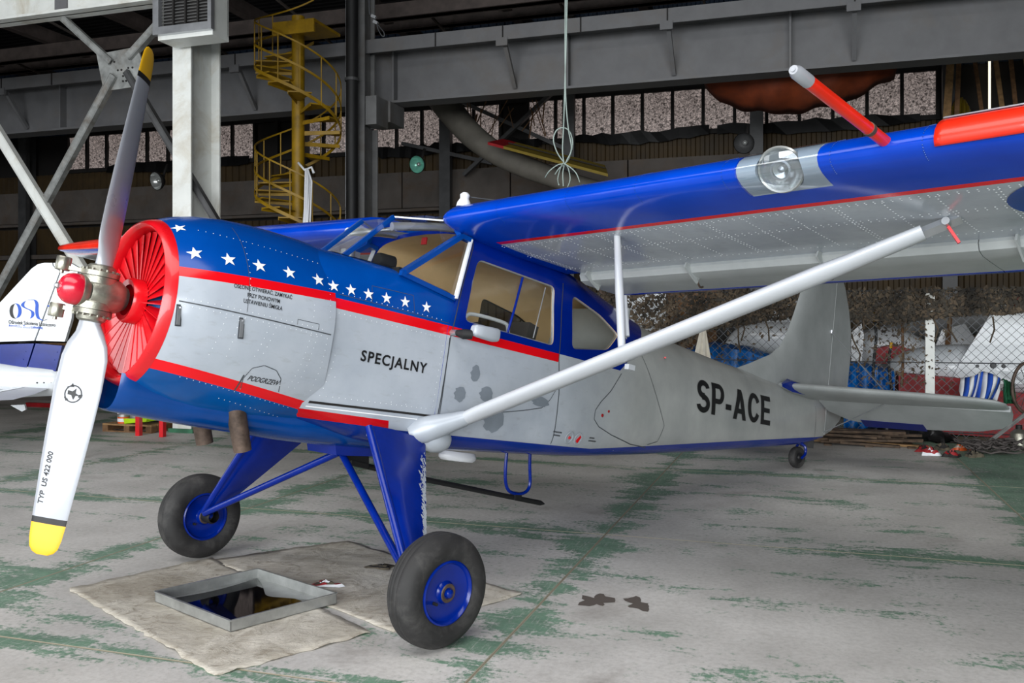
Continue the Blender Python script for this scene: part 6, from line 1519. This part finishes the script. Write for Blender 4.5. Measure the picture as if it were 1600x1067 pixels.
for k, (px, py, mats, lab) in enumerate((
        (1443, 705, [M['red_tarp'], M['dark']], 'dark red rag at the left end of the scraps before the fence'),
        (1455, 711, [M['blanket_white'], M['red_tarp']], 'red and white rag among the scraps before the fence'),
        (1474, 703, [M['rag'], M['dark']], 'brown rag in the middle of the scraps before the fence'),
        (1488, 714, [M['dark'], M['red_tarp']], 'black and red rag beside the pale scrap before the fence'),
        (1503, 703, [M['orange'], M['cream_cloth']], 'orange and cream scrap of cloth before the fence'),
        (1522, 714, [M['rag'], M['dark']], 'small dark rag nearest us of the scraps before the fence'))):
    rag('cloth_scrap', gp(px, py), .105, k + 3, mats, lab, 'rag', .11, 0.0)
for k, (pts, lab) in enumerate((([(1362, 470), (1369, 520), (1366, 560), (1364, 592)], 'bent dark pole threaded in the fence, left one'), ([(1393, 535), (1389, 570), (1394, 612)], 'bent black and yellow pole threaded in the fence, middle one'), ([(1410, 505), (1411, 560), (1409, 605)], 'thin brown pole threaded in the fence, right one'))):
    b = MB(); P = catmull([Vector((at(x, y, 14.1)[0], 14.12, at(x, y, 14.1)[1])) for x, y in pts], 6); b.tube(P, .02, 8); o = b.build('thin_pole', M['black'] if k < 2 else M['wood'], smooth=True, rz=HANG); tag(o, lab, 'pole')
    if k < 2:
        j = 2 if k == 0 else 0; b = MB(); b.tube([P[j], P[j + 2]], .023, 8); b.build('yellow_band', M['yellow'], o, smooth=True)
tarp('red_cloth', M['red'], 1572, 1640, [470, 464, 462], 486, 15.0, .3, 12, 'bright red cloth on top behind the fence at the right edge')
# ---- right background: leaning laths, jacket, bright gap between the wall sheets
random.seed(41); kk = 0
for px, py, px2, py2, w_, mt, lab in ((1488, 80, 1478, 200, .16, 'wood_pale', 'pale plank leaning nearest the window band at upper right'), (1500, 80, 1494, 200, .1, 'wood', 'brown plank leaning second from the window band at upper right'),
        (1518, 84, 1536, 190, .08, 'wood', 'thin brown lath leaning left of the bright gap at upper right'), (1550, 80, 1568, 185, .1, 'wood_pale', 'pale lath leaning just right of the bright gap at upper right'),
        (1575, 78, 1588, 178, .09, 'wood', 'brown lath leaning by the grey post at upper right'), (1597, 74, 1612, 170, .09, 'wood_pale', 'pale lath leaning at the right edge, upper right')):
    a_, c_ = at(px, py, 23.0), at(px2, py2, 22.4); b = MB(); top = Vector((a_[0], 23.0, a_[1] + .4)); low = Vector((c_[0], 22.4, c_[1])); d = (low - top); low2 = top + d * ((top.z - .02) / (top.z - low.z)) if top.z > low.z else low
    b.bar(top, low, w_, .04, up=(0, 1, 0)); b.bar(low, low + d * .6, w_, .04, up=(0, 1, 0)); tag(b.build('leaning_lath', M[mt], rz=HANG), lab, 'lath')
p, z = at(1545, 82, 24.0); z0 = at(1545, 185, 24.0)[1]
t = NT('daylight_gap'); t.set(srgb(255, 240, 210), .5); t.put(t.b.inputs['Emission Color'], srgb(255, 240, 210)); t.b.inputs['Emission Strength'].default_value = 1.6
b = MB(); b.span((p - .025, 23.9, z0), (p + .025, 23.92, z + .2)); struct(b, 'window_2', t.m, 'narrow bright gap of daylight between the wall sheets', 'window')
jk = tarp('yellow_jacket', M['glider_yellow'], 1486, 1518, [172, 155, 152, 158, 176], 225, 23.2, .12, 14, 'dull yellow jacket hung up beside the window band'); jk['category'] = 'jacket'
for o in bpy.data.objects:
    if o.name.startswith(('green_cloth', 'red_cloth')): o['category'] = 'cloth'
